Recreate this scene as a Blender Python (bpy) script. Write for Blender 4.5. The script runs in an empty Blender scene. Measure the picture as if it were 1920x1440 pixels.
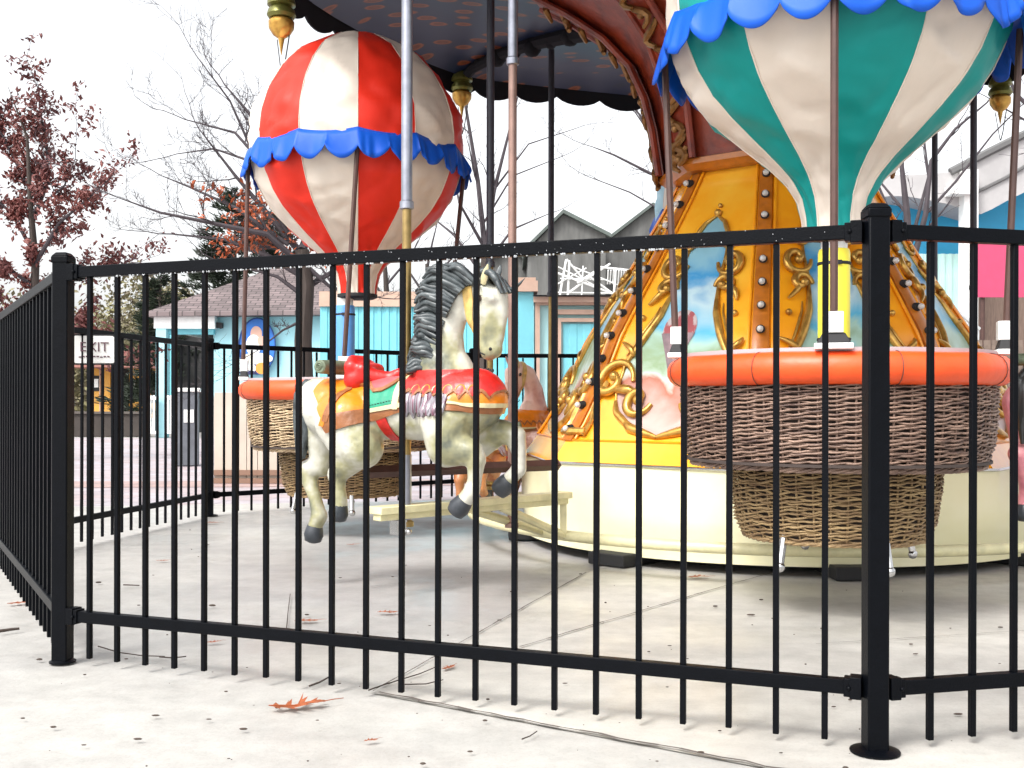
import bpy, bmesh, math, random
from math import sin, cos, pi, radians, sqrt, atan2
from mathutils import Vector, Matrix, noise
R = random.Random(7)
S = bpy.context.scene
V = Vector

# ------------------------------------------------------------------ camera
F = 2027.0; EYE = 0.795; HOR = 755.0          # focal length in photo pixels, eye height, horizon row
cd = bpy.data.cameras.new('camera'); cam = bpy.data.objects.new('camera', cd)
S.collection.objects.link(cam); S.camera = cam
cam.location = (0, 0, EYE); cam.rotation_euler = (radians(90), radians(-0.12), 0)
cd.sensor_fit = 'HORIZONTAL'; cd.sensor_width = 36; cd.lens = F / 1920 * 36
cd.shift_y = (HOR - 720) / 1920
cd.clip_start = 0.05; cd.clip_end = 600
# ------------------------------------------------------------------ sky + sun (bright overcast)
SUN_EL, SUN_ROT = radians(50), radians(-140)
w = bpy.data.worlds.new('World'); S.world = w; w.use_nodes = True
nt = w.node_tree; nt.nodes.clear()
sky = nt.nodes.new('ShaderNodeTexSky'); sky.sky_type = 'NISHITA'; sky.sun_disc = False
sky.sun_elevation = SUN_EL; sky.sun_rotation = SUN_ROT; sky.air_density = 1.2; sky.dust_density = 4.0
hs = nt.nodes.new('ShaderNodeHueSaturation'); hs.inputs['Saturation'].default_value = 0.12
bg = nt.nodes.new('ShaderNodeBackground'); bg.inputs['Strength'].default_value = 0.15
ow = nt.nodes.new('ShaderNodeOutputWorld')
nt.links.new(sky.outputs[0], hs.inputs['Color']); nt.links.new(hs.outputs[0], bg.inputs[0]); nt.links.new(bg.outputs[0], ow.inputs[0])
sd = bpy.data.lights.new('sun', 'SUN'); so = bpy.data.objects.new('sun', sd); S.collection.objects.link(so)
sd.energy = 1.0; sd.angle = radians(14); sd.color = (1, 0.965, 0.91)
# sun stands behind the camera and to its left
so.rotation_euler = (radians(40), 0, radians(-38)); so.location = (0, 0, 20)
S.view_settings.view_transform = 'Standard'; S.view_settings.look = 'None'
S.view_settings.gamma = 1.0; S.view_settings.use_curve_mapping = False
S.view_settings.exposure = 1.24
S.cycles.max_bounces = 7; S.cycles.diffuse_bounces = 4; S.cycles.transparent_max_bounces = 6

# ------------------------------------------------------------------ helpers
def W(u, v, d):
    """world point seen at photo pixel (u, v) at depth d (measurement helper)"""
    return V(((u - 960) / F * d, d, EYE + (HOR - v) / F * d))

def mat(name, col, rough=0.6, metal=0.0, var=0.0, vscale=8.0, bump=0.0, bscale=60.0, col2=None, fac=(0.35, 0.65), coat=0.0, spec=0.5, coords='Object', stretch=(1, 1, 1), var_dark=0.6):
    m = bpy.data.materials.new(name); m.use_nodes = True
    n = m.node_tree; b = n.nodes['Principled BSDF']
    b.inputs['Roughness'].default_value = rough; b.inputs['Metallic'].default_value = metal
    b.inputs['Coat Weight'].default_value = coat; b.inputs['Coat Roughness'].default_value = 0.15
    b.inputs['Specular IOR Level'].default_value = spec
    b.inputs['Base Color'].default_value = (*col, 1)
    m.diffuse_color = (*col, 1)
    if var > 0 or col2 or bump:
        tc = n.nodes.new('ShaderNodeTexCoord'); mp = n.nodes.new('ShaderNodeMapping'); mp.inputs['Scale'].default_value = stretch
        n.links.new(tc.outputs[coords], mp.inputs[0])
    if var > 0 or col2:
        t = n.nodes.new('ShaderNodeTexNoise'); t.inputs['Scale'].default_value = vscale; t.inputs['Detail'].default_value = 7; t.inputs['Roughness'].default_value = 0.6
        n.links.new(mp.outputs[0], t.inputs['Vector'])
        r = n.nodes.new('ShaderNodeValToRGB'); r.color_ramp.elements[0].position = fac[0]; r.color_ramp.elements[1].position = fac[1]
        c2 = col2 if col2 else tuple(c * (1 - var * var_dark) for c in col)
        c1 = col if col2 else tuple(min(1, c * (1 + var * 0.25)) for c in col)
        r.color_ramp.elements[0].color = (*c2, 1); r.color_ramp.elements[1].color = (*c1, 1)
        n.links.new(t.outputs[0], r.inputs[0]); n.links.new(r.outputs[0], b.inputs['Base Color'])
    if bump:
        t2 = n.nodes.new('ShaderNodeTexNoise'); t2.inputs['Scale'].default_value = bscale; t2.inputs['Detail'].default_value = 5
        n.links.new(mp.outputs[0], t2.inputs['Vector'])
        bp = n.nodes.new('ShaderNodeBump'); bp.inputs['Strength'].default_value = bump; bp.inputs['Distance'].default_value = 0.01
        n.links.new(t2.outputs[0], bp.inputs['Height']); n.links.new(bp.outputs[0], b.inputs['Normal'])
    return m

class MB:
    def __init__(s): s.v = []; s.f = []; s.m = []
    def add(s, vs, fs, mi=0):
        o = len(s.v); s.v += [tuple(x) for x in vs]; s.f += [tuple(i + o for i in f) for f in fs]; s.m += [mi] * len(fs)
    def box(s, c, size, mi=0, rot=None, taper=1.0):
        hx, hy, hz = size[0] / 2, size[1] / 2, size[2] / 2; vs = []
        for z, k in ((-hz, 1), (hz, taper)):
            for x, y in ((-hx, -hy), (hx, -hy), (hx, hy), (-hx, hy)):
                p = V((x * k, y * k, z))
                if rot: p = rot @ p
                vs.append(p + V(c))
        s.add(vs, [(3, 2, 1, 0), (4, 5, 6, 7), (0, 1, 5, 4), (1, 2, 6, 5), (2, 3, 7, 6), (3, 0, 4, 7)], mi)
    def tube(s, pts, rad, n=8, mi=0, caps=True, closed=False, flat=1.0, up=None):
        pts = [V(p) for p in pts]; k = len(pts)
        if not hasattr(rad, '__len__'): rad = [rad] * k
        nrm = None; vs = []
        for i, p in enumerate(pts):
            if closed: t = pts[(i + 1) % k] - pts[i - 1]
            else: t = pts[min(i + 1, k - 1)] - pts[max(i - 1, 0)]
            if t.length < 1e-9: t = V((0, 0, 1))
            t.normalize()
            if nrm is None:
                a = up if up is not None else (V((0, 0, 1)) if abs(t.z) < 0.9 else V((1, 0, 0)))
                nrm = a - t * a.dot(t)
            else: nrm = nrm - t * nrm.dot(t)
            if nrm.length < 1e-6: nrm = t.orthogonal()
            nrm.normalize(); b = t.cross(nrm)
            for j in range(n):
                a = 2 * pi * j / n; vs.append(p + nrm * cos(a) * rad[i] * flat + b * sin(a) * rad[i])
        fs = []
        for i in range(k if closed else k - 1):
            i2 = (i + 1) % k
            for j in range(n):
                j2 = (j + 1) % n; fs.append((i * n + j, i * n + j2, i2 * n + j2, i2 * n + j))
        if caps and not closed:
            fs.append(tuple(range(n - 1, -1, -1))); fs.append(tuple(range((k - 1) * n, k * n)))
        s.add(vs, fs, mi)
    def lathe(s, prof, c=(0, 0, 0), n=24, mi=0, close=True, a0=0.0):
        c = V(c); vs = []; k = len(prof)
        for r, z in prof:
            for j in range(n):
                a = a0 + 2 * pi * j / n; vs.append(c + V((r * cos(a), r * sin(a), z)))
        fs = [(i * n + j, i * n + (j + 1) % n, (i + 1) * n + (j + 1) % n, (i + 1) * n + j) for i in range(k - 1) for j in range(n)]
        if close: fs.append(tuple(range(n - 1, -1, -1))); fs.append(tuple(range((k - 1) * n, k * n)))
        s.add(vs, fs, mi)
    def sphere(s, c, r, n=10, m=6, mi=0, sc=(1, 1, 1)):
        vs = [V((0, 0, -r))]; c = V(c)
        for i in range(1, m):
            t = -pi / 2 + pi * i / m
            for j in range(n): vs.append(V((r * cos(t) * cos(2 * pi * j / n), r * cos(t) * sin(2 * pi * j / n), r * sin(t))))
        vs.append(V((0, 0, r))); q = len(vs) - 1
        vs = [V((p.x * sc[0], p.y * sc[1], p.z * sc[2])) + c for p in vs]
        fs = [(0, 1 + (j + 1) % n, 1 + j) for j in range(n)]
        for i in range(m - 2):
            for j in range(n): a = 1 + i * n; fs.append((a + j, a + (j + 1) % n, a + n + (j + 1) % n, a + n + j))
        fs += [(q, 1 + (m - 2) * n + j, 1 + (m - 2) * n + (j + 1) % n) for j in range(n)]
        s.add(vs, fs, mi)
    def prism(s, poly, depthv, mi=0):
        """closed polygon (list of points) extruded by depthv"""
        n = len(poly); vs = [V(p) for p in poly] + [V(p) + V(depthv) for p in poly]
        s.add(vs, [tuple(range(n - 1, -1, -1)), tuple(range(n, 2 * n))] + [(i, (i + 1) % n, n + (i + 1) % n, n + i) for i in range(n)], mi)
    def build(s, name, mats, parent=None, smooth=True, loc=None, angle=40, bevel=0):
        me = bpy.data.meshes.new(name); me.from_pydata(s.v, [], s.f)
        if not isinstance(mats, (list, tuple)): mats = [mats]
        for m in mats: me.materials.append(m)
        me.polygons.foreach_set('material_index', s.m)
        bm = bmesh.new(); bm.from_mesh(me); bmesh.ops.recalc_face_normals(bm, faces=bm.faces); bm.to_mesh(me); bm.free()
        if smooth:
            me.polygons.foreach_set('use_smooth', [True] * len(me.polygons)); me.set_sharp_from_angle(angle=radians(angle))
        o = bpy.data.objects.new(name, me); S.collection.objects.link(o)
        if parent is not None: o.parent = parent
        if loc is not None: o.location = loc
        if bevel:
            b = o.modifiers.new('bevel', 'BEVEL'); b.width = bevel; b.segments = 2; b.limit_method = 'ANGLE'
        return o

def tag(o, label=None, cat=None, group=None, kind=None):
    if label: o['label'] = label
    if cat: o['category'] = cat
    if group: o['group'] = group
    if kind: o['kind'] = kind
    return o
def empty(name, loc=(0, 0, 0), rz=0.0, label=None, cat=None, group=None, scale=1.0):
    o = bpy.data.objects.new(name, None); S.collection.objects.link(o); o.location = loc; o.rotation_euler = (0, 0, rz)
    o.empty_display_size = 0.2; o.scale = (scale,) * 3
    return tag(o, label, cat, group)
def copy_tree(o, parent=None, remap=None):
    c = o.copy(); S.collection.objects.link(c)
    if remap and c.type == 'MESH':
        if any(m and m.name in remap for m in c.data.materials):
            c.data = c.data.copy()
            for i, m in enumerate(c.data.materials):
                if m.name in remap: c.data.materials[i] = remap[m.name]
    if parent is not None: c.parent = parent
    for ch in o.children: copy_tree(ch, c, remap)
    return c

# ------------------------------------------------------------------ materials
M = {}
M['black'] = mat('black_powder_coat', (0.0020, 0.0026, 0.0042), 0.40, 0.0, var=0.3, vscale=30, bump=0.12, bscale=220, spec=0.09)
M['gold'] = mat('gold_paint', (0.62, 0.36, 0.08), 0.28, 0.6, col2=(0.28, 0.12, 0.02), vscale=16, fac=(0.28, 0.55))
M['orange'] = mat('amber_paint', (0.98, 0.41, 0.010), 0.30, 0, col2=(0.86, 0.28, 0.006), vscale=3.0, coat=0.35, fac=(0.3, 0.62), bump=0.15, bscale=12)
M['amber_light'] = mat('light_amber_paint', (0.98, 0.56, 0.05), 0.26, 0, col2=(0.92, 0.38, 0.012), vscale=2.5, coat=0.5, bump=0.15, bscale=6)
M['strip'] = mat('burnt_orange_trim', (0.50, 0.15, 0.012), 0.35, 0, var=0.4, vscale=14, coat=0.3)
M['red_brown'] = mat('carved_red_brown', (0.30, 0.040, 0.012), 0.42, 0, col2=(0.12, 0.014, 0.008), vscale=7, coat=0.1, bump=0.6, bscale=22)
M['pink_orange'] = mat('salmon_panel', (0.62, 0.16, 0.03), 0.3, 0, var=0.3, vscale=5, coat=0.3)
M['cream'] = mat('cream_painted_metal', (0.80, 0.76, 0.46), 0.33, 0, col2=(0.86, 0.83, 0.58), vscale=2.2, bump=0.35, bscale=2.2, coat=0.25)
M['cream_arm'] = mat('cream_arm_paint', (0.72, 0.67, 0.40), 0.4, 0, var=0.35, vscale=9, coat=0.2)
M['unused'] = mat('ceiling_blue', (0.035, 0.06, 0.16), 0.6, 0, var=0.4, vscale=4)
M['valance'] = mat('dark_valance', (0.012, 0.012, 0.016), 0.8, spec=0.2)
M['light_metal'] = mat('brushed_light_metal', (0.50, 0.51, 0.54), 0.45, 0.2)
M['white'] = mat('white_paint', (0.80, 0.80, 0.78), 0.4, 0, var=0.12, vscale=12)
M['chrome'] = mat('chrome', (0.55, 0.55, 0.55), 0.2, 1.0)
M['sleeve_backlit'] = mat('backlit_sleeve', (0.035, 0.035, 0.05), 0.5, 0.0, var=0.3, vscale=20)  # grey sleeve on the copied horses, its backlit shade put into the colour
M['steel'] = mat('grey_sleeve', (0.30, 0.31, 0.36), 0.3, 0.75, var=0.3, vscale=20)
M['brass'] = mat('tarnished_brass', (0.34, 0.235, 0.09), 0.35, 0.7, var=0.5, vscale=14)
M['pinkbrass'] = mat('copper_pole', (0.32, 0.20, 0.165), 0.4, 0.5, var=0.3, vscale=14)
M['pole_brown'] = mat('brown_pole', (0.085, 0.042, 0.034), 0.45, 0.1, var=0.3, vscale=20)
M['rubber'] = mat('dark_rubber', (0.015, 0.015, 0.017), 0.7)
M['hoof'] = mat('hoof_paint', (0.018, 0.024, 0.030), 0.4, 0, col2=(0.045, 0.05, 0.06), vscale=18, coat=0.1)
M['rim'] = mat('orange_vinyl', (0.82, 0.085, 0.012), 0.42, 0, var=0.22, vscale=7, bump=0.25, bscale=18)
M['wick_dark'] = mat('weathered_wicker', (0.36, 0.235, 0.175), 0.5, 0, col2=(0.055, 0.026, 0.020), vscale=9, fac=(0.3, 0.68), stretch=(1, 1, 7), bump=0.3, bscale=120)
M['wick_mid'] = mat('golden_wicker', (0.42, 0.29, 0.14), 0.55, 0, col2=(0.14, 0.075, 0.035), vscale=8, fac=(0.3, 0.66), stretch=(1, 1, 7), bump=0.3, bscale=120)
M['wick_tan'] = mat('tan_wicker', (0.62, 0.48, 0.30), 0.55, 0, col2=(0.22, 0.13, 0.075), vscale=8, fac=(0.3, 0.62), stretch=(1, 1, 7), bump=0.3, bscale=120)
M['dark_in'] = mat('basket_liner', (0.05, 0.035, 0.03), 0.8)
def fabric(name, c, rough=0.48): return mat(name, c, rough, 0, var=0.2, vscale=3, bump=0.6, bscale=5, stretch=(1, 1, 0.6), var_dark=0.35, spec=0.3)
M['f_white'] = fabric('off_white_vinyl', (0.72, 0.63, 0.54)); M['f_red'] = fabric('red_vinyl', (0.72, 0.026, 0.010))
M['f_green'] = fabric('teal_vinyl', (0.0, 0.26, 0.24)); M['f_pale'] = fabric('pale_blue_vinyl', (0.45, 0.72, 0.85))
M['f_blue'] = fabric('blue_vinyl', (0.003, 0.085, 0.52), 0.5)
M['pad_blue'] = mat('blue_pad', (0.10, 0.32, 0.72), 0.4, var=0.15, vscale=6, bump=0.2, bscale=15)
M['pad_yellow'] = mat('yellow_pad', (0.90, 0.78, 0.05), 0.4, var=0.1, vscale=6, bump=0.2, bscale=15)
M['trunk'] = mat('bark', (0.055, 0.042, 0.036), 0.9, var=0.5, vscale=12, bump=0.8, bscale=30, stretch=(1, 1, 0.2))
M['twig'] = mat('twig_bark', (0.055, 0.045, 0.052), 0.85, var=0.3, vscale=10)
def leafmat(name, a, b):
    m = mat(name, a, 0.6, col2=b, vscale=1.6, fac=(0.35, 0.65))
    return m
M['rust'] = leafmat('rust_leaves', (0.20, 0.058, 0.045), (0.10, 0.028, 0.03))
M['orange_leaf'] = leafmat('orange_leaves', (0.50, 0.11, 0.03), (0.22, 0.05, 0.02))
M['needle'] = leafmat('dark_needles', (0.030, 0.045, 0.024), (0.012, 0.020, 0.012))
M['brush'] = leafmat('far_brush', (0.21, 0.20, 0.085), (0.13, 0.10, 0.075))
M['teal_wall'] = mat('aqua_siding', (0.17, 0.52, 0.60), 0.6, var=0.15, vscale=3)
M['sky_wall'] = mat('pale_aqua_wall', (0.36, 0.66, 0.72), 0.6, var=0.12, vscale=1.5)
M['tan_trim'] = mat('tan_trim', (0.50, 0.34, 0.26), 0.6, var=0.2, vscale=4)
M['beige'] = mat('beige_board', (0.50, 0.43, 0.36), 0.6, var=0.2, vscale=3)
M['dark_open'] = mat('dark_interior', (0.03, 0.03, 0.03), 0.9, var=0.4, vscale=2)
M['leaf_ground'] = mat('fallen_leaf', (0.34, 0.09, 0.03), 0.55, var=0.5, vscale=40)
M['twig_ground'] = mat('fallen_twig', (0.05, 0.035, 0.028), 0.8)

def brick_mat(name, c1, c2, mortar, scale, bw=0.5, rh=0.25, ms=0.02, rot=0, rough=0.7, coords='Object', bump=0.3):
    m = bpy.data.materials.new(name); m.use_nodes = True; n = m.node_tree; b = n.nodes['Principled BSDF']; b.inputs['Roughness'].default_value = rough
    tc = n.nodes.new('ShaderNodeTexCoord'); mp = n.nodes.new('ShaderNodeMapping'); mp.inputs['Rotation'].default_value = rot if hasattr(rot, '__len__') else (0, 0, rot)
    br = n.nodes.new('ShaderNodeTexBrick'); br.inputs['Color1'].default_value = (*c1, 1); br.inputs['Color2'].default_value = (*c2, 1); br.inputs['Mortar'].default_value = (*mortar, 1)
    br.inputs['Scale'].default_value = scale; br.inputs['Brick Width'].default_value = bw; br.inputs['Row Height'].default_value = rh; br.inputs['Mortar Size'].default_value = ms
    n.links.new(tc.outputs[coords], mp.inputs[0]); n.links.new(mp.outputs[0], br.inputs['Vector'])
    no = n.nodes.new('ShaderNodeTexNoise'); no.inputs['Scale'].default_value = 2.3; no.inputs['Detail'].default_value = 6; n.links.new(mp.outputs[0], no.inputs['Vector'])
    mx = n.nodes.new('ShaderNodeMix'); mx.data_type = 'RGBA'; mx.blend_type = 'MULTIPLY'; mx.inputs[0].default_value = 0.5
    n.links.new(br.outputs[0], mx.inputs[6]); n.links.new(no.outputs[0], mx.inputs[7]); n.links.new(mx.outputs[2], b.inputs['Base Color'])
    bp = n.nodes.new('ShaderNodeBump'); bp.inputs['Strength'].default_value = bump; bp.inputs['Distance'].default_value = 0.01; bp.invert = True
    n.links.new(br.outputs['Fac'], bp.inputs['Height']); n.links.new(bp.outputs[0], b.inputs['Normal'])
    return m
M['shingle'] = brick_mat('roof_shingles', (0.26, 0.20, 0.20), (0.16, 0.125, 0.125), (0.07, 0.055, 0.055), 1.0, 0.28, 0.13, 0.014)
M['dg'] = mat('dull_gold', (0.30, 0.15, 0.05), 0.4, 0.5, var=0.6, vscale=20)
M['vg'] = mat('verdigris_gold', (0.16, 0.16, 0.04), 0.35, 0.5)
M['far_roof'] = mat('far_grey_roof', (0.13, 0.13, 0.125), 0.8, var=0.6, vscale=0.8, stretch=(3, 1, 0.6))

# ================================================================== GROUND
def concrete(name, base, dark, stain_lo=0.42, stain_hi=0.62, tint=None):
    m = bpy.data.materials.new(name); m.use_nodes = True; n = m.node_tree; b = n.nodes['Principled BSDF']
    tc = n.nodes.new('ShaderNodeTexCoord')
    def N(scale, det, rough=0.6, st=None):
        t = n.nodes.new('ShaderNodeTexNoise'); t.inputs['Scale'].default_value = scale; t.inputs['Detail'].default_value = det; t.inputs['Roughness'].default_value = rough
        if st:
            mp = n.nodes.new('ShaderNodeMapping'); mp.inputs['Scale'].default_value = st; mp.inputs['Rotation'].default_value = (0, 0, 0.4); n.links.new(tc.outputs['Object'], mp.inputs[0]); n.links.new(mp.outputs[0], t.inputs['Vector'])
        else: n.links.new(tc.outputs['Object'], t.inputs['Vector'])
        return t
    def ramp(src, p0, p1, c0, c1):
        r = n.nodes.new('ShaderNodeValToRGB'); r.color_ramp.elements[0].position = p0; r.color_ramp.elements[1].position = p1
        r.color_ramp.elements[0].color = (*c0, 1); r.color_ramp.elements[1].color = (*c1, 1); n.links.new(src.outputs[0], r.inputs[0]); return r
    a = ramp(N(0.9, 8, 0.65, (0.5, 1.6, 1)), stain_lo, stain_hi, dark, base)
    bb = ramp(N(9, 8, 0.7), 0.3, 0.6, (0.80, 0.80, 0.80), (1, 1, 1))
    c = ramp(N(140, 3, 0.7), 0.3, 0.5, (0.84, 0.83, 0.82), (1, 1, 1))
    x = n.nodes.new('ShaderNodeMix'); x.data_type = 'RGBA'; x.blend_type = 'MULTIPLY'; x.inputs[0].default_value = 1
    n.links.new(a.outputs[0], x.inputs[6]); n.links.new(bb.outputs[0], x.inputs[7])
    y = n.nodes.new('ShaderNodeMix'); y.data_type = 'RGBA'; y.blend_type = 'MULTIPLY'; y.inputs[0].default_value = 0.8
    n.links.new(x.outputs[2], y.inputs[6]); n.links.new(c.outputs[0], y.inputs[7]); n.links.new(y.outputs[2], b.inputs['Base Color'])
    rr = ramp(N(1.3, 5), 0.4, 0.65, (0.30,) * 3, (0.75,) * 3); n.links.new(rr.outputs[0], b.inputs['Roughness'])
    bp = n.nodes.new('ShaderNodeBump'); bp.inputs['Strength'].default_value = 0.25; bp.inputs['Distance'].default_value = 0.004
    t = N(70, 6); n.links.new(t.outputs[0], bp.inputs['Height']); n.links.new(bp.outputs[0], b.inputs['Normal'])
    return m
M['ground'] = concrete('worn_ground', (0.46, 0.44, 0.42), (0.36, 0.34, 0.33))
M['slab_out'] = concrete('pale_concrete', (0.47, 0.458, 0.43), (0.385, 0.375, 0.355), 0.34, 0.6)
M['slab_in'] = concrete('ride_concrete', (0.53, 0.512, 0.47), (0.39, 0.375, 0.35), 0.40, 0.60)
def damp(m):
    # a damp stain with a soft irregular outline lies in the middle of this slab
    n = m.node_tree; b = n.nodes['Principled BSDF']; src = b.inputs['Base Color'].links[0].from_socket
    tc = n.nodes.new('ShaderNodeTexCoord'); sx = n.nodes.new('ShaderNodeSeparateXYZ'); n.links.new(tc.outputs['Object'], sx.inputs[0])
    no = n.nodes.new('ShaderNodeTexNoise'); no.inputs['Scale'].default_value = 1.1; no.inputs['Detail'].default_value = 7; n.links.new(tc.outputs['Object'], no.inputs['Vector'])
    def rng_(out, lo, hi):
        a = n.nodes.new('ShaderNodeMath'); a.operation = 'MULTIPLY_ADD'; a.inputs[1].default_value = 1.8; n.links.new(no.outputs[0], a.inputs[0]); n.links.new(out, a.inputs[2])
        r = n.nodes.new('ShaderNodeMapRange'); r.interpolation_type = 'SMOOTHSTEP'; r.inputs[1].default_value = lo + 0.9; r.inputs[2].default_value = hi + 0.9; n.links.new(a.outputs[0], r.inputs[0]); return r
    r1, r2 = rng_(sx.outputs[0], -1.9, -0.7), rng_(sx.outputs[1], 3.2, 4.3)
    mu = n.nodes.new('ShaderNodeMath'); mu.operation = 'MULTIPLY'; n.links.new(r1.outputs[0], mu.inputs[0]); n.links.new(r2.outputs[0], mu.inputs[1])
    mx = n.nodes.new('ShaderNodeMix'); mx.data_type = 'RGBA'; mx.blend_type = 'MULTIPLY'; mx.inputs[7].default_value = (0.84, 0.84, 0.88, 1)
    n.links.new(mu.outputs[0], mx.inputs[0]); n.links.new(src, mx.inputs[6]); n.links.new(mx.outputs[2], b.inputs['Base Color'])
damp(M['slab_out'])
M['brickpath'] = brick_mat('lilac_paving', (0.52, 0.48, 0.52), (0.50, 0.40, 0.40), (0.36, 0.33, 0.36), 1.0, 0.6, 0.3, 0.012, rot=0.15)
M['redpath'] = brick_mat('pink_paving', (0.52, 0.36, 0.33), (0.46, 0.32, 0.30), (0.36, 0.30, 0.30), 1.0, 0.4, 0.2, 0.014, rot=0.15)

def sheet(name, pts, z, m, kind='structure'):
    b = MB(); b.add([(x, y, z) for x, y in pts], [tuple(range(len(pts)))]); o = b.build(name, m, smooth=False); return tag(o, kind=kind)
sheet('ground', [(-300, -20), (300, -20), (300, 500), (-300, 500)], -0.012, M['ground'])
# fence corners (nine-sided enclosure)
SIDE = 2.32
P = [V((-1.352, 3.255, 0))]
for k in range(9):
    a = radians(-20 + 40 * k); P.append(P[-1] + V((cos(a), sin(a), 0)) * SIDE)
P[0] = V((-1.368, 3.295, 0))
P = P[:9]; P[2] = P[1] + V((cos(radians(14)), sin(radians(14)), 0)) * SIDE      # P[0]=left front post, P[1]=right front post, ... P[8]=left post just outside the picture, P[7]=far left post
FC = sum(P, V()) / 9
# concrete pad of the ride, outer walk, paved path
def ring_pts(scale, off=(0, 0)): return [((p.x - FC.x) * scale + FC.x + off[0], (p.y - FC.y) * scale + FC.y + off[1]) for p in P]
sheet('concrete_apron', [(-14, -3), (16, -3), (16, 8.6), (3.0, 9.6), (-2.6, 8.4), (-14, 6.0)], -0.004, M['slab_out'])
sheet('brick_path', [(-30, 6.0), (-14, 6.0), (-2.6, 8.4), (3.0, 9.6), (16, 8.6), (30, 8), (30, 24), (-30, 24)], -0.008, M['brickpath'])
sheet('pink_path_band', [(-20, 8.9), (-2.5, 10.2), (6, 11.2), (6, 12.0), (-2.5, 11.0), (-20, 9.8)], -0.004, M['redpath'])
b_pad = [(-0.379, 2.957), (0.557, 2.353), (1.6, 1.68), (4.2, 2.6), (5.6, 6), (4.2, 9.2), (1.0, 9.3), (0.2, 8.3), (0.62, 5.7), (0.348, 5.04)]
sheet('ride_pad', b_pad, 0.0, M['slab_in'])
# expansion joints and cracks: thin dark filled grooves
jb = MB()
def crack(pts, wd=0.008, jit=0.006, z=0.006):
    out = []
    for a, b in zip(pts[:-1], pts[1:]):
        a = V((*a, 0)); b = V((*b, 0)); n = max(2, int((b - a).length / 0.05)); d = (b - a).normalized(); q = V((-d.y, d.x, 0))
        for i in range(n):
            out.append(a + (b - a) * i / n + q * R.uniform(-jit, jit))
    out.append(V((*pts[-1], 0)))
    for a, b in zip(out[:-1], out[1:]):
        d = (b - a).normalized(); q = V((-d.y, d.x, 0)) * wd * R.uniform(0.25, 0.6)
        jb.add([a - q + V((0, 0, z)), b - q + V((0, 0, z)), b + q + V((0, 0, z)), a + q + V((0, 0, z))], [(0, 1, 2, 3)])
crack([(-0.36, 2.95), (0.557, 2.353), (1.6, 1.68)], 0.010, 0.007)
crack([(-0.379, 2.957), (0.348, 5.04)], 0.006, 0.002)
crack([(0.026, 3.50), (0.92, 4.67), (1.5, 5.4)], 0.007, 0.002)
crack([(1.0, 3.55), (3.4, 4.2)], 0.004, 0.003)
tag(jb.build('concrete_joints', mat('joint_filler', (0.10, 0.085, 0.075), 0.9), smooth=False), kind='structure')

# ================================================================== FENCE
RAIL_T, RAIL_B, POSTH = 1.187, 0.146, 1.222
pk = MB(); pk.box((0, 0, 0.595), (0.0140, 0.0140, 1.15)); pk_o = pk.build('picket', M['black'], bevel=0.0016); picket_me = pk_o
first_picket = [True]
def fence_panel(A, B, label, n=21, start=None, ease=0.0):
    A, B = V(A), V(B); d = (B - A).normalized(); L = (B - A).length; a = atan2(d.y, d.x)
    root = empty('metal_fence', A, a, label, 'fence', 'black metal fence runs round the ride')
    for z, nm in ((RAIL_T, 'top_rail'), (RAIL_B, 'bottom_rail')):
        m = MB(); m.box((L / 2, 0, z), (L - 0.10, 0.027, 0.0335)); o = m.build(nm, M['black'], root, bevel=0.002)
        for s_ in (0.042, L - 0.042):
            m = MB(); m.box((s_, 0, z), (0.026, 0.042, 0.050)); m.box((s_ + (0.017 if s_ < 1 else -0.017), 0, z), (0.018, 0.036, 0.042))
            m.sphere((s_ + (0.014 if s_ < 1 else -0.014), -0.021, z), 0.0055, 8, 5)
            m.build('rail_bracket', M['black'], o, bevel=0.0015)
    st = L / (n + 1)
    for i in range(n):
        xp = (i + 1) * st if start is None else start + i * 0.1125
        xp -= ease * L * sin(pi * xp / L)
        if first_picket[0]: o = pk_o; first_picket[0] = False
        else: o = pk_o.copy(); S.collection.objects.link(o)
        o.parent = root; o.location = (xp, 0, R.uniform(-0.002, 0.002))
        o.rotation_euler = (0, R.uniform(-0.002, 0.002), 0)
    return root
def fence_post(p, a, label, fl=1.0):
    root = empty('fence_post', p, a, label, 'fence post', 'black metal fence posts round the ride')
    m = MB(); m.box((0, 0, POSTH / 2), (0.049, 0.049, POSTH)); m.build('post_shaft', M['black'], root, bevel=0.004)
    m = MB(); m.box((0, 0, POSTH + 0.004), (0.054, 0.054, 0.020)); m.box((0, 0, POSTH + 0.0205), (0.0538, 0.0538, 0.013), taper=0.62); m.build('post_cap', M['black'], root, bevel=0.003)
    m = MB(); m.lathe([(0.056 * fl, 0.002), (0.056 * fl, 0.006), (0.044 * fl, 0.010), (0.028, 0.012)], n=20); m.build('base_flange', M['black'], root)
    return root
pan_lab = ['long front fence panel before the grey horse', 'right front fence panel before the basket with the green balloon', None, None, None,
           'fence panel at the back, behind the pink-maned pony', 'back fence panel in front of the oval blue sign', 'left side fence panel that carries the EXIT sign', 'near left fence panel seen almost end on at the picture edge']
pan_lab[5] = 'distant fence panel in front of the tan trimmed aqua building'
post_lab = ['thick post at the left end of the long front panel', 'nearest post, round base plate, in front of the wicker basket', None, None, None, 'far back post hidden by the carousel tower',
            'back post seen beyond the grey horse', 'far left post between the EXIT sign and the wicker basket', None]
for k in (0, 1, 5, 6, 7, 8):
    fence_panel(P[k], P[(k + 1) % 9], pan_lab[k], n=19 if k == 1 else 21, start=0.142 if k == 1 else None, ease=0.011 if k == 0 else 0)
for k in (0, 1, 6, 7):
    fence_post(P[k], radians({0: -6, 1: 2}.get(k, 10)), post_lab[k], 0.70 if k == 0 else 1.0)
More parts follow.
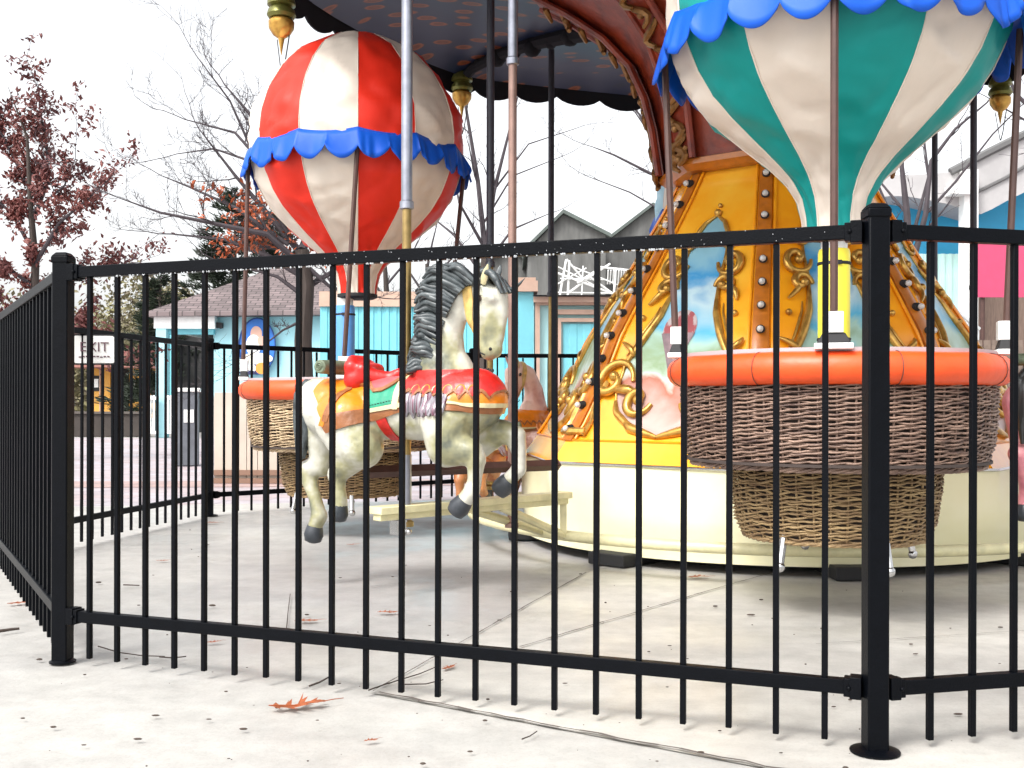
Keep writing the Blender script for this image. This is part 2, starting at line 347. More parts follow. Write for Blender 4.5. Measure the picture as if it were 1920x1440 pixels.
# rain drops under the front rails
dm = mat('water_drop', (0.85, 0.88, 0.92), 0.05, spec=0.8)
dm.node_tree.nodes['Principled BSDF'].inputs['Transmission Weight'].default_value = 0.6
db = MB(); dd = (P[1] - P[0]).normalized()
for i in range(150):
    t = R.uniform(0.2, 1.9) ; q = P[0] + dd * t; db.sphere((q.x, q.y - 0.012, RAIL_T - 0.018), R.uniform(0.0018, 0.0034), 6, 4, sc=(1, 1, 1.2))
for i in range(50):
    t = R.uniform(0.9, 2.25); q = P[0] + dd * t; nn = V((dd.y, -dd.x, 0)) * 0.0138
    db.sphere((q.x + nn.x, q.y + nn.y, RAIL_T + R.uniform(-0.015, 0.015)), R.uniform(0.0008, 0.0016), 5, 4)
tag(db.build('rain_drops', dm), 'small rain drops hanging along the wet front top rail', 'water drops', kind='stuff')

# EXIT sign
def text_mesh(txt, size, m, parent, mtx, name='lettering', extrude=0.002):
    cu = bpy.data.curves.new(name, 'FONT'); cu.body = txt; cu.size = size; cu.align_x = 'CENTER'; cu.align_y = 'CENTER'; cu.extrude = extrude
    to = bpy.data.objects.new(name, cu); S.collection.objects.link(to); dg = bpy.context.evaluated_depsgraph_get()
    me = bpy.data.meshes.new_from_object(to.evaluated_get(dg)); bpy.data.objects.remove(to)
    me.materials.clear(); me.materials.append(m); o = bpy.data.objects.new(name, me); S.collection.objects.link(o); o.parent = parent; o.matrix_local = mtx; return o
d78 = (P[7] - P[8]).normalized()
sp = W(173, 657, 6.02); 
root = empty('exit_sign', (sp.x + 0.01, sp.y, sp.z), atan2(-d78.y, -d78.x) , 'white EXIT sign with clipped corners on the left fence', 'sign')
root.rotation_euler = (0, radians(-1), atan2(-d78.y, -d78.x) + pi + radians(-38))
def oct_sign(w_, h_, c_, y): return [(-w_ + c_, y, -h_), (w_ - c_, y, -h_), (w_, y, -h_ + c_), (w_, y, h_ - c_), (w_ - c_, y, h_), (-w_ + c_, y, h_), (-w_, y, h_ - c_), (-w_, y, -h_ + c_)]
m = MB(); m.prism(oct_sign(0.128, 0.076, 0.03, -0.006), (0, 0.006, 0)); m.build('sign_board', M['white'], root, smooth=False)
m = MB(); m.prism(oct_sign(0.137, 0.085, 0.03, 0.0015), (0, 0.01, 0)); m.build('sign_frame', M['rubber'], root, smooth=False)
rx = Matrix.Rotation(radians(90), 4, 'X')
ink = mat('sign_ink', (0.12, 0.06, 0.08), 0.6)
text_mesh('EXIT', 0.075, ink, root, Matrix.Translation((0, -0.008, 0.012)) @ rx)
m = MB(); 
for i in range(9): m.box((-0.075 + i * 0.0185, -0.008, -0.042 + (0.003 if i % 3 else 0)), (0.013, 0.002, 0.007))
m.build('small_marks', ink, root, smooth=False)
root.rotation_euler[2] = radians(25)
# ================================================================== CAROUSEL
C = V((1.52, 6.35, 0))
car = empty('carousel', C, 0, 'carousel with octagonal amber tower, gold scrolls, light strips and dark canopy', 'carousel')
A0 = radians(-106)                                   # a corner of the tower faces the camera
def vert(k, r, z): a = A0 + k * pi / 4; return V((r * cos(a), r * sin(a), z))
prof = [(1.50, 0.485), (1.44, 0.56), (1.34, 0.70), (1.23, 0.90), (1.115, 1.15), (0.99, 1.35), (0.86, 1.55), (0.74, 1.75), (0.62, 1.95), (0.54, 2.10)]
def rz(z):
    for (r0, z0), (r1, z1) in zip(prof[:-1], prof[1:]):
        if z0 <= z <= z1: return r0 + (r1 - r0) * (z - z0) / (z1 - z0)
    return prof[0][0] if z < prof[0][1] else prof[-1][0]
def face_pt(k, s, z, off=0.0):
    r = rz(z); a, b = vert(k, r, z), vert(k + 1, r, z); p = a + (b - a) * s
    am = A0 + (k + 0.5) * pi / 4; sl = (rz(z - 0.06) - rz(z + 0.06)) / 0.12
    n = V((cos(am), sin(am), sl)).normalized(); return p + n * off
zs = [0.485 + i * (2.10 - 0.485) / 30 for i in range(31)]
# base skirt: octagonal top running down into a round hem, dented sheet metal
m = MB(); rows = 9; cols = 128; vs = []
for i in range(rows + 1):
    t = i / rows; z = 0.485 - t * 0.435
    for j in range(cols):
        u = j / cols * 8; k = int(u); s = u - k; a, b = vert(k, 1.515, z), vert(k + 1, 1.515, z); p = a + (b - a) * s
        q = V((p.x, p.y, 0)).normalized() * 1.46; q.z = z; g = p.lerp(q, min(1, t * 1.3))
        dn = noise.noise(V((p.x * 1.7, p.y * 1.7, z * 2.5))) * 0.03 * sin(pi * min(1, t * 1.1)); g.x *= 1 + dn; g.y *= 1 + dn
        if t > 0.72: g.x *= 0.99; g.y *= 0.99
        vs.append(g)
fs = [(i * cols + j, i * cols + (j + 1) % cols, (i + 1) * cols + (j + 1) % cols, (i + 1) * cols + j) for i in range(rows) for j in range(cols)]
m.add(vs, fs); m.build('base_skirt', M['cream'], car, angle=60)
m = MB(); m.tube([vert(k, 1.523, 0.487) for k in range(8)], 0.007, 6, closed=True); m.build('skirt_edging', M['chrome'], car)
m = MB(); m.lathe([(1.30, 0.02), (1.34, 0.10)], n=32, close=True); m.build('turntable', M['rubber'], car)
for k in range(8):
    a = A0 + k * pi / 4 + 0.3
    m = MB(); m.box((1.36 * cos(a), 1.36 * sin(a), 0.035), (0.36, 0.22, 0.06), rot=Matrix.Rotation(a, 3, 'Z')); 
    m.lathe([(0.025, 0.05), (0.025, 0.16)], (1.40 * cos(a), 1.40 * sin(a), 0), 8); m.build('foot_block', M['rubber'], car, bevel=0.006)
# tower panels
for k in range(8):
    m = MB(); nc = 8
    vs = [face_pt(k, j / nc, z, 0) for z in zs for j in range(nc + 1)]
    m.add(vs, [(i * (nc + 1) + j, i * (nc + 1) + j + 1, (i + 1) * (nc + 1) + j + 1, (i + 1) * (nc + 1) + j) for i in range(len(zs) - 1) for j in range(nc)])
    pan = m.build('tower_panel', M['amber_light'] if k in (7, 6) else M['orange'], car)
    if k not in (6, 7, 0, 1, 5): continue
    # painted picture
    def hs_(z):
        T = [(0.62, 0.0), (0.66, 0.16), (0.74, 0.28), (0.86, 0.335), (1.0, 0.33), (1.12, 0.26), (1.25, 0.20), (1.42, 0.17), (1.56, 0.18), (1.68, 0.17), (1.76, 0.10), (1.80, 0.0)]
        for (z0, h0), (z1, h1) in zip(T[:-1], T[1:]):
            if z0 <= z <= z1: return h0 + (h1 - h0) * (z - z0) / (z1 - z0)
        return 0
    zz = [0.62 + i * 1.18 / 40 for i in range(41)]; vs = []; nc = 6
    for z in zz:
        for j in range(nc + 1): vs.append(face_pt(k, 0.5 + hs_(z) * (2 * j / nc - 1), z, 0.006))
    m = MB(); m.add(vs, [(i * (nc + 1) + j, i * (nc + 1) + j + 1, (i + 1) * (nc + 1) + j + 1, (i + 1) * (nc + 1) + j) for i in range(40) for j in range(nc)])
    if 'paint' not in M:
        pm = bpy.data.materials.new('painted_landscape'); pm.use_nodes = True; n = pm.node_tree; b = n.nodes['Principled BSDF']; b.inputs['Roughness'].default_value = 0.35
        tc = n.nodes.new('ShaderNodeTexCoord'); sx = n.nodes.new('ShaderNodeSeparateXYZ'); n.links.new(tc.outputs['Object'], sx.inputs[0])
        nz = n.nodes.new('ShaderNodeTexNoise'); nz.inputs['Scale'].default_value = 3.5; nz.inputs['Detail'].default_value = 6; nz.inputs['Distortion'].default_value = 0.8; n.links.new(tc.outputs['Object'], nz.inputs['Vector'])
        ma = n.nodes.new('ShaderNodeMath'); ma.operation = 'MULTIPLY_ADD'; ma.inputs[1].default_value = 0.45; ma.inputs[2].default_value = -0.22; n.links.new(nz.outputs[0], ma.inputs[0])
        ad = n.nodes.new('ShaderNodeMath'); ad.operation = 'ADD'; n.links.new(sx.outputs[2], ad.inputs[0]); n.links.new(ma.outputs[0], ad.inputs[1])
        mr = n.nodes.new('ShaderNodeMapRange'); mr.inputs[1].default_value = 0.6; mr.inputs[2].default_value = 1.8; n.links.new(ad.outputs[0], mr.inputs[0])
        r = n.nodes.new('ShaderNodeValToRGB'); cr = r.color_ramp; cr.elements[0].position = 0; cr.elements[0].color = (0.42, 0.26, 0.24, 1); cr.elements[1].position = 1; cr.elements[1].color = (0.20, 0.38, 0.45, 1)
        for p_, c_ in ((0.12, (0.55, 0.40, 0.36)), (0.24, (0.42, 0.14, 0.08)), (0.29, (0.50, 0.62, 0.55)), (0.36, (0.25, 0.36, 0.20)), (0.44, (0.38, 0.58, 0.50)), (0.50, (0.10, 0.45, 0.68)), (0.62, (0.50, 0.68, 0.75)), (0.72, (0.05, 0.30, 0.60)), (0.84, (0.25, 0.50, 0.62))):
            e = cr.elements.new(p_); e.color = (*c_, 1)
        n.links.new(mr.outputs[0], r.inputs[0]); n.links.new(r.outputs[0], b.inputs['Base Color']); M['paint'] = pm
        M['paint_red'] = mat('painted_dull_red', (0.35, 0.08, 0.09), 0.4, col2=(0.50, 0.42, 0.42), vscale=4, stretch=(5, 5, 0.25), fac=(0.42, 0.5))
    po = m.build('painting', M['paint'], pan)
    if k == 7:
        m = MB(); cz, cs = 1.18, 0.47
        ring = [(cs + 0.115 * cos(2 * pi * j / 20), cz + 0.095 * sin(2 * pi * j / 20)) for j in range(20)]
        m.add([face_pt(k, cs, cz, 0.009)] + [face_pt(k, a, b, 0.009) for a, b in ring], [(0, 1 + j, 1 + (j + 1) % 20) for j in range(20)])
        m.add([face_pt(k, cs - 0.115, cz - 0.03, 0.0105), face_pt(k, cs + 0.115, cz - 0.03, 0.0105), face_pt(k, cs + 0.015, cz - 0.22, 0.0105), face_pt(k, cs - 0.015, cz - 0.22, 0.0105)], [(0, 1, 2, 3)], 1)
        m.build('painted_balloon', [M['paint_red'], mat('painted_mauve', (0.30, 0.20, 0.22), 0.4, var=0.8, vscale=9)], pan)
    # gilded frame with scrolls
    g = MB()
    def edge(sgn, z0, z1, n_=26, r=0.013, off=0.012, ds=0.0):
        pts = [face_pt(k, 0.5 + sgn * (hs_(z0 + (z1 - z0) * i / n_) + ds), z0 + (z1 - z0) * i / n_, off) for i in range(n_ + 1)]
        g.tube(pts, [r * (0.5 + 0.8 * sin(pi * i / n_)) for i in range(n_ + 1)], 7)
    def scroll(s0, z0, sx, dirz, turns=1.25, R0=0.095, r=0.017, ph=0.0):
        pts, rr = [], []; n_ = 26; r_ = rz(z0) * 0.765
        for i in range(n_ + 1):
            t = i / n_; a = ph + t * turns * 2 * pi; q = R0 * (1 - 0.82 * t)
            pts.append(face_pt(k, s0 + sx * cos(a) * q / r_, z0 + dirz * sin(a) * q, 0.014 + 0.018 * t)); rr.append(r * (0.35 + 0.9 * sin(pi * min(1, t * 0.9 + 0.08))))
        g.tube(pts, rr, 7); g.sphere(pts[-1], r * 1.35, 8, 5)
    def leafy(s0, z0, s1, z1, r=0.022):
        pts = []; 
        for i in range(9):
            t = i / 8; pts.append(face_pt(k, s0 + (s1 - s0) * t + 0.025 * sin(t * pi), z0 + (z1 - z0) * t, 0.014 + 0.012 * sin(pi * t)))
        g.tube(pts, [r * (0.25 + sin(pi * (0.12 + 0.8 * i / 8))) for i in range(9)], 7)
    for sg in (-1, 1):
        edge(sg, 0.96, 1.38, r=0.017); edge(sg, 1.66, 1.80, 14, r=0.011); edge(sg, 0.62, 0.80, 14, r=0.016)
        edge(sg, 1.04, 1.30, r=0.006, ds=0.045, off=0.006); edge(sg, 0.64, 1.79, 60, r=0.0085, off=0.008)
        scroll(0.5 + sg * 0.25, 1.52, sg, 1, 1.15, 0.080, 0.017, pi)
        scroll(0.5 + sg * 0.23, 1.39, sg, -1, 0.9, 0.060, 0.017, pi)
        scroll(0.5 + sg * 0.20, 1.64, sg, 1, 0.8, 0.045, 0.010, pi * 0.9)
        scroll(0.5 + sg * 0.37, 0.90, -sg, 1, 1.2, 0.12, 0.021, 0)
        scroll(0.5 + sg * 0.17, 0.80, -sg, -1, 1.05, 0.085, 0.021, 0.2)
        leafy(0.5 + sg * 0.29, 1.03, 0.5 + sg * 0.40, 1.11, 0.013); leafy(0.5 + sg * 0.36, 0.86, 0.5 + sg * 0.20, 0.84, 0.022)
        leafy(0.5 + sg * 0.25, 1.40, 0.5 + sg * 0.33, 1.31, 0.013)
        g.sphere(face_pt(k, 0.5 + sg * 0.33, 1.24, 0.012), 0.017, 8, 6)
    g.sphere(face_pt(k, 0.5, 1.815, 0.012), 0.022, 8, 6); g.sphere(face_pt(k, 0.5, 1.86, 0.010), 0.013, 8, 6)
    edge(-1, 0.62, 0.70, 8, r=0.02); edge(1, 0.62, 0.70, 8, r=0.02)
    g.build('gilded_frame', M['gold'], pan, angle=60)
# lower amber band of each facet (slight kink line)
m = MB()
for k in range(8): m.tube([face_pt(k, s / 6, 0.60, 0.003) for s in range(7)], 0.006, 5)
m.build('lower_bead', M['orange'], car)
# corner strips with bulbs
glass = mat('clear_bulb', (0.85, 0.83, 0.80), 0.06, spec=0.9); glass.node_tree.nodes['Principled BSDF'].inputs['Transmission Weight'].default_value = 0.35
for k in range(8):
    m = MB(); a = A0 + k * pi / 4; rad = V((cos(a), sin(a), 0)); tan = V((-sin(a), cos(a), 0))
    def strip(hw, off, z0=0.60, z1=2.08, n_=24):
        vs = []
        for i in range(n_ + 1):
            z = z0 + (z1 - z0) * i / n_; r = rz(z); c0 = vert(k, r, z); ww = hw * (0.65 + 0.35 * r)
            p1, p2 = face_pt(k - 1, 1 - ww / (r * 0.765), z, 0.004), face_pt(k, ww / (r * 0.765), z, 0.004)
            q1, q2 = p1 + rad * off, p2 + rad * off; mid = c0 + rad * off * 0.9
            vs += [p1, q1, mid, q2, p2]
        m.add(vs, [(i * 5 + j, i * 5 + j + 1, i * 5 + j + 6, i * 5 + j + 5) for i in range(n_) for j in range(4)])
    strip(0.040, 0.014)
    st = m.build('light_strip', M['strip'], car, angle=30)
    m = MB()
    for sg in (-1, 1):
        pts = []
        for i in range(20):
            z = 0.60 + 1.48 * i / 19; r = rz(z); ww = 0.056 * (0.65 + 0.35 * r) / (r * 0.765)
            pts.append(face_pt(k if sg > 0 else k - 1, ww if sg > 0 else 1 - ww, z, 0.012))
        m.tube(pts, 0.008, 6)
    m.build('strip_moulding', M['orange'], car)
    if k in (7, 0, 1):
        nb = 12
        for i in range(nb):
            z = 0.66 + i * 0.124; c0 = vert(k, rz(z), z) + rad * 0.022
            m = MB(); m.tube([c0 - rad * 0.012, c0 + rad * 0.010], [0.023, 0.021], 12, mi=1); m.sphere(c0 + rad * 0.026, 0.0165, 12, 8, sc=(1, 1, 1.0))
            m.sphere(c0 + rad * 0.022, 0.007, 6, 4, mi=2)
            m.build('bulb', [glass, M['rubber'], M['chrome']], st)
# gilded foot at the bottom of the side corners
for k in (7, 1):
    g = MB()
    for sg in (-1, 1):
        kk = k if sg > 0 else k - 1; s0 = 0.085 if sg > 0 else 0.915
        g.tube([face_pt(kk, s0 + sg * 0.012 * sin(i * 0.9), 0.62 + i * 0.035, 0.016) for i in range(9)], [0.020 * (0.45 + 0.5 * cos(i * 0.9) ** 2) for i in range(9)], 7)
    g.tube([face_pt(k - 1, 0.90 + 0.2 * i / 8, 0.635, 0.02) if i < 4 else face_pt(k, -0.10 + 0.2 * i / 8, 0.635, 0.02) for i in range(9)], 0.02, 7)
    g.build('gilded_foot', M['gold'], car)
# cornice between tower and flared crown
m = MB()
for r0, z0, r1, z1 in ((0.62, 2.09, 0.66, 2.12), (0.66, 2.12, 0.66, 2.15), (0.66, 2.15, 0.60, 2.17)):
    vs = [vert(k, r0, z0) for k in range(8)] + [vert(k, r1, z1) for k in range(8)]
    m.add(vs, [(k, (k + 1) % 8, 8 + (k + 1) % 8, 8 + k) for k in range(8)])
m.add([vert(k, 0.50, 2.085) for k in range(8)] + [vert(k, 0.62, 2.09) for k in range(8)], [(k, (k + 1) % 8, 8 + (k + 1) % 8, 8 + k) for k in range(8)])
m.build('cornice', M['strip'], car, smooth=False)
# crown flaring outward into the canopy
uprof = [(0.62, 2.15), (0.63, 2.22), (0.66, 2.42), (0.71, 2.62), (0.80, 2.82), (0.96, 3.00), (1.18, 3.16), (1.40, 3.29)]
for k in range(8):
    m = MB(); vs = []
    for r, z in uprof:
        a, b = vert(k, r, z), vert(k + 1, r, z)
        for j in range(5): vs.append(a + (b - a) * j / 4)
    m.add(vs, [(i * 5 + j, i * 5 + j + 1, i * 5 + j + 6, i * 5 + j + 5) for i in range(len(uprof) - 1) for j in range(4)])
    m.build('crown_panel', M['pink_orange'] if k == 0 else M['red_brown'], car)
    # carved rib on each corner
    a = A0 + k * pi / 4; rad = V((cos(a), sin(a), 0)); tn = V((-sin(a), cos(a), 0)); m = MB()
    for sg in (-1, 1):
        m.tube([vert(k, r + 0.03, z) + tn * sg * 0.075 * (0.8 + r * 0.5) for r, z in uprof], [0.022] * len(uprof), 7)
    vs = []
    for r, z in uprof:
        c0 = vert(k, r, z); ww = 0.07 * (0.8 + r * 0.5); vs += [c0 - tn * ww - rad * 0.0, c0 - tn * ww + rad * 0.03, c0 + tn * ww + rad * 0.03, c0 + tn * ww]
    m.add(vs, [(i * 4 + j, i * 4 + j + 1, i * 4 + j + 5, i * 4 + j + 4) for i in range(len(uprof) - 1) for j in range(3)])
    rib = m.build('crown_rib', M['red_brown'], car)
    g = MB()
    for i in range(len(uprof) * 2 - 2):
        t = i / 2; i0 = int(t); f_ = t - i0; r = uprof[i0][0] * (1 - f_) + uprof[i0 + 1][0] * f_; z = uprof[i0][1] * (1 - f_) + uprof[i0 + 1][1] * f_
        c0 = vert(k, r + 0.04, z); sg = 1 if i % 2 else -1
        pts = [c0 + tn * sg * 0.05 * sin(j * 0.8) * (1 + 0.3 * r) + V((0, 0, (j - 3) * 0.022)) + rad * (0.008 * j if z > 2.8 else 0.012) for j in range(7)]
        g.tube(pts, [0.007 + 0.016 * sin(pi * (0.1 + j / 7.5)) for j in range(7)], 6)
        if i % 3 == 0: g.sphere(c0 + rad * 0.02, 0.024, 8, 5)
    g.build('rib_carving', M['dg'], rib)
# canopy
RC = 2.95
cm = bpy.data.materials.new('ceiling_cloud_paint'); cm.use_nodes = True; n = cm.node_tree; b = n.nodes['Principled BSDF']; b.inputs['Roughness'].default_value = 0.45
tc = n.nodes.new('ShaderNodeTexCoord'); mp = n.nodes.new('ShaderNodeMapping'); mp.inputs['Scale'].default_value = (3.6, 6.8, 3.6); mp.inputs['Rotation'].default_value = (0, 0, 0.2)
vo = n.nodes.new('ShaderNodeTexVoronoi'); vo.inputs['Scale'].default_value = 1.15; vo.inputs['Randomness'].default_value = 0.75
r = n.nodes.new('ShaderNodeValToRGB'); cr = r.color_ramp; cr.elements[0].position = 0.0; cr.elements[0].color = (0.16, 0.040, 0.010, 1); cr.elements[1].position = 0.42; cr.elements[1].color = (0.006, 0.015, 0.050, 1)
e = cr.elements.new(0.16); e.color = (0.10, 0.022, 0.008, 1); e = cr.elements.new(0.25); e.color = (0.22, 0.055, 0.012, 1); e = cr.elements.new(0.32); e.color = (0.010, 0.018, 0.042, 1)
n.links.new(tc.outputs['Object'], mp.inputs[0]); n.links.new(mp.outputs[0], vo.inputs['Vector']); n.links.new(vo.outputs['Distance'], r.inputs[0]); n.links.new(r.outputs[0], b.inputs['Base Color'])
K0 = radians(176)
def cvert(k, r, z): a = K0 + k * pi / 4; return V((r * cos(a), r * sin(a), z))
def ring_at(k, s, r, z):
    a = K0 + (k + s) * pi / 4; return V((r * cos(a), r * sin(a), z))
for k in range(8):
    m = MB(); vs = []; RR = [1.3, 1.7, 2.1, 2.5, 2.8, 2.93]; ZZ = [3.36, 3.42, 3.46, 3.47, 3.44, 3.38]
    for i, (r_, z_) in enumerate(zip(RR, ZZ)):
        for j in range(9): vs.append(ring_at(k, j / 8, r_, z_ + 0.05 * sin(pi * j / 8)))
    m.add(vs, [(i * 9 + j, i * 9 + j + 1, i * 9 + j + 10, i * 9 + j + 9) for i in range(5) for j in range(8)])
    m.build('ceiling_panel', cm, car)
    m = MB(); m.tube([cvert(k, r_, z_ - 0.03) for r_, z_ in zip(RR, ZZ)], [0.07, 0.06, 0.05, 0.045, 0.04, 0.04], 8)
    for i in range(7): m.sphere(cvert(k, 1.5 + i * 0.2, 3.37 + 0.01 * i) , 0.05 + 0.02 * (i % 2), 8, 5)
    m.build('ceiling_rib', M['valance'] if k % 2 else M['red_brown'], car)
m = MB(); m.lathe([(3.0, 3.57), (2.2, 3.84), (1.0, 4.25), (0.2, 4.5)], n=48, close=True); m.build('canopy_roof', mat('canopy_top_fabric', (0.55, 0.08, 0.05), 0.5), car)
# valance: deep scalloped fascia board
m = MB(); nsc = 48; sub = 8; tot = nsc * sub; vs = []
for j in range(tot):
    a = 2 * pi * j / tot; t = (j % sub) / sub; sc_ = sin(pi * t) ** 0.7
    big = 0.035 * cos(a * 8 - K0 * 8)
    for rr_, zz_ in ((3.02, 3.56), (3.02, 3.40), (3.0, 3.345 - 0.06 * sc_ - big), (2.985, 3.345 - 0.06 * sc_ - big), (2.97, 3.44)): vs.append(V((rr_ * cos(a), rr_ * sin(a), zz_)))
m.add(vs, [(j * 5 + i, ((j + 1) % tot) * 5 + i, ((j + 1) % tot) * 5 + i + 1, j * 5 + i + 1) for j in range(tot) for i in range(4)])
m.build('valance', M['valance'], car, angle=60)
# support ring, tubular, with struts
m = MB(); m.tube([(1.76 * cos(2 * pi * i / 72), 1.76 * sin(2 * pi * i / 72), 0.165) for i in range(72)], 0.026, 10, closed=True); m.build('support_ring', M['cream_arm'], car)

def lantern(pos, lab):
    root = empty('lantern', pos, 0, lab, 'lantern', 'gold urn lanterns hanging from the canopy edge')
    m = MB(); m.lathe([(0.02, 0.30), (0.055, 0.28), (0.085, 0.22), (0.085, 0.20), (0.06, 0.19), (0.08, 0.17), (0.088, 0.14), (0.075, 0.12)], n=20)
    m.build('lantern_crown', M['vg'], root)
    m = MB(); m.lathe([(0.06, 0.118), (0.078, 0.10), (0.076, 0.06), (0.05, 0.02), (0.02, 0.0), (0.012, -0.04), (0.002, -0.10)], n=20); m.build('lantern_bowl', M['gold'], root)
    m = MB()
    m.tube([(0.0, 0, 0.30), (0.0, 0, 0.52)], 0.012, 6)
    m.tube([(0.05, 0, 0.03), (0.02, 0, -0.16), (0.004, 0, -0.22)], 0.004, 5); m.tube([(-0.03, 0.02, 0.0), (0.0, 0, -0.22)], 0.003, 5); m.build('hanging_wire', M['rubber'], root)
LR = 2.93
for k, lab in ((0, 'gold lantern hanging alone against the sky left of the red balloon'), (-1, 'far gold lantern showing at the right shoulder of the red balloon'), (-3, 'gold lantern by the pole right of the green striped balloon')):
    a = K0 + k * pi / 4; z = {0: 3.00, -1: 3.14, -3: 3.03}[k]
    lantern(C + V((LR * cos(a), LR * sin(a), z)), lab)

# ------------------------------------------------------------------ balloon gondolas
bprof = [(0.115, 1.44), (0.118, 1.50), (0.135, 1.57), (0.175, 1.64), (0.245, 1.71), (0.33, 1.78), (0.42, 1.86), (0.50, 1.94), (0.56, 2.03), (0.605, 2.13), (0.635, 2.25), (0.645, 2.36), (0.63, 2.48), (0.585, 2.62), (0.50, 2.76), (0.38, 2.89), (0.20, 2.99), (0.04, 3.025)]
def make_balloon(parent, fa, fb, rot, seed, sdz=0.0):
    m = MB(); nc = 12; rng = random.Random(seed); off = V((rng.random() * 9, rng.random() * 9, 0))
    P2 = []
    for (r0, z0), (r1, z1) in zip(bprof[:-1], bprof[1:]):
        for t in (0, .2, .4, .6, .8): P2.append((r0 + (r1 - r0) * t, z0 + (z1 - z0) * t))
    P2.append(bprof[-1])
    for g in range(12):
        a0 = rot + g * pi / 6; vs = []
        for r, z in P2:
            p, q = V((cos(a0), sin(a0), 0)) * r, V((cos(a0 + pi / 6), sin(a0 + pi / 6), 0)) * r
            for j in range(nc + 1):
                s = j / nc; c0 = p.lerp(q, s); arc = c0.normalized() * r; pt = c0.lerp(arc, 0.75 + 0.25 * 4 * s * (1 - s))
                wr = noise.noise(V((pt.x * 3.2, pt.y * 3.2, z * 2.2)) + off) * 0.026 + noise.noise(V((pt.x * 7, pt.y * 7, z * 10 + 3 + s * 3)) + off) * 0.014 * (1.5 if z < 1.75 else 0.8)
                q1 = noise.noise(V((pt.x * 2.6 + z * 2.2, pt.y * 2.6 - z * 1.7, z * 3.2)) + off); q2 = noise.noise(V((pt.x * 4.4 - z * 3.0, pt.y * 4.4, z * 5.0)) + off * 2)
                wr += 0.030 * (max(0, 1 - abs(q1) * 2.6)) ** 2 * (0.5 + 0.5 * abs(q2)) - 0.014 * (max(0, 1 - abs(q2) * 3.2)) ** 2
                wr *= min(1, 4 * s * (1 - s) + 0.15) * min(1, r / 0.3)
                pt = pt * (1 + wr / max(r, 0.1)); pt.z = z; vs.append(pt)
        m.add(vs, [(i * (nc + 1) + j, i * (nc + 1) + j + 1, (i + 1) * (nc + 1) + j + 1, (i + 1) * (nc + 1) + j) for i in range(len(P2) - 1) for j in range(nc)], g % 2)
    bal = m.build('balloon', [fa, fb], parent, angle=175)
    # seams
    m = MB()
    for g in range(12):
        a0 = rot + g * pi / 6; m.tube([(r * 1.003 * cos(a0), r * 1.003 * sin(a0), z) for r, z in P2[::2]], 0.0035, 4)
    m.build('balloon_seams', fb, bal)
    # scalloped skirt
    m = MB(); nf = 12; nco = 40; vs = []; tot = nf * nco
    for j in range(tot):
        u = j / nco; g = int(u); s = u - g; a0, a1 = rot + g * pi / 6, rot + (g + 1) * pi / 6
        sc_ = abs(sin(2 * pi * s)) ** 0.75; ph = noise.noise(V((cos(u * pi / 6) * 3, sin(u * pi / 6) * 3, seed)))
        for i in range(6):
            t = i / 5; rr_ = 0.655 + 0.036 * t ** 0.8 + 0.007 * t * sin(4 * pi * s + ph * 4) + 0.03 * t * ph + 0.006 * sin(9 * s + ph * 20) * t
            zt = 2.315 + sdz - 0.02 * 4 * s * (1 - s); zb = 2.195 + sdz + (0.008 if sdz == 0 else 0) - 0.072 * sc_ + 0.02 * ph
            p, q = V((cos(a0), sin(a0), 0)) * rr_, V((cos(a1), sin(a1), 0)) * rr_; c0 = p.lerp(q, s); c0 = c0.lerp(c0.normalized() * rr_, 0.5); c0.z = zt + (zb - zt) * t; vs.append(c0)
    m.add(vs, [(j * 6 + i, ((j + 1) % tot) * 6 + i, ((j + 1) % tot) * 6 + i + 1, j * 6 + i + 1) for j in range(tot) for i in range(5)])
    sk = m.build('scalloped_skirt', M['f_blue'], parent, angle=50); so_ = sk.modifiers.new('thick', 'SOLIDIFY'); so_.thickness = 0.004
    return bal
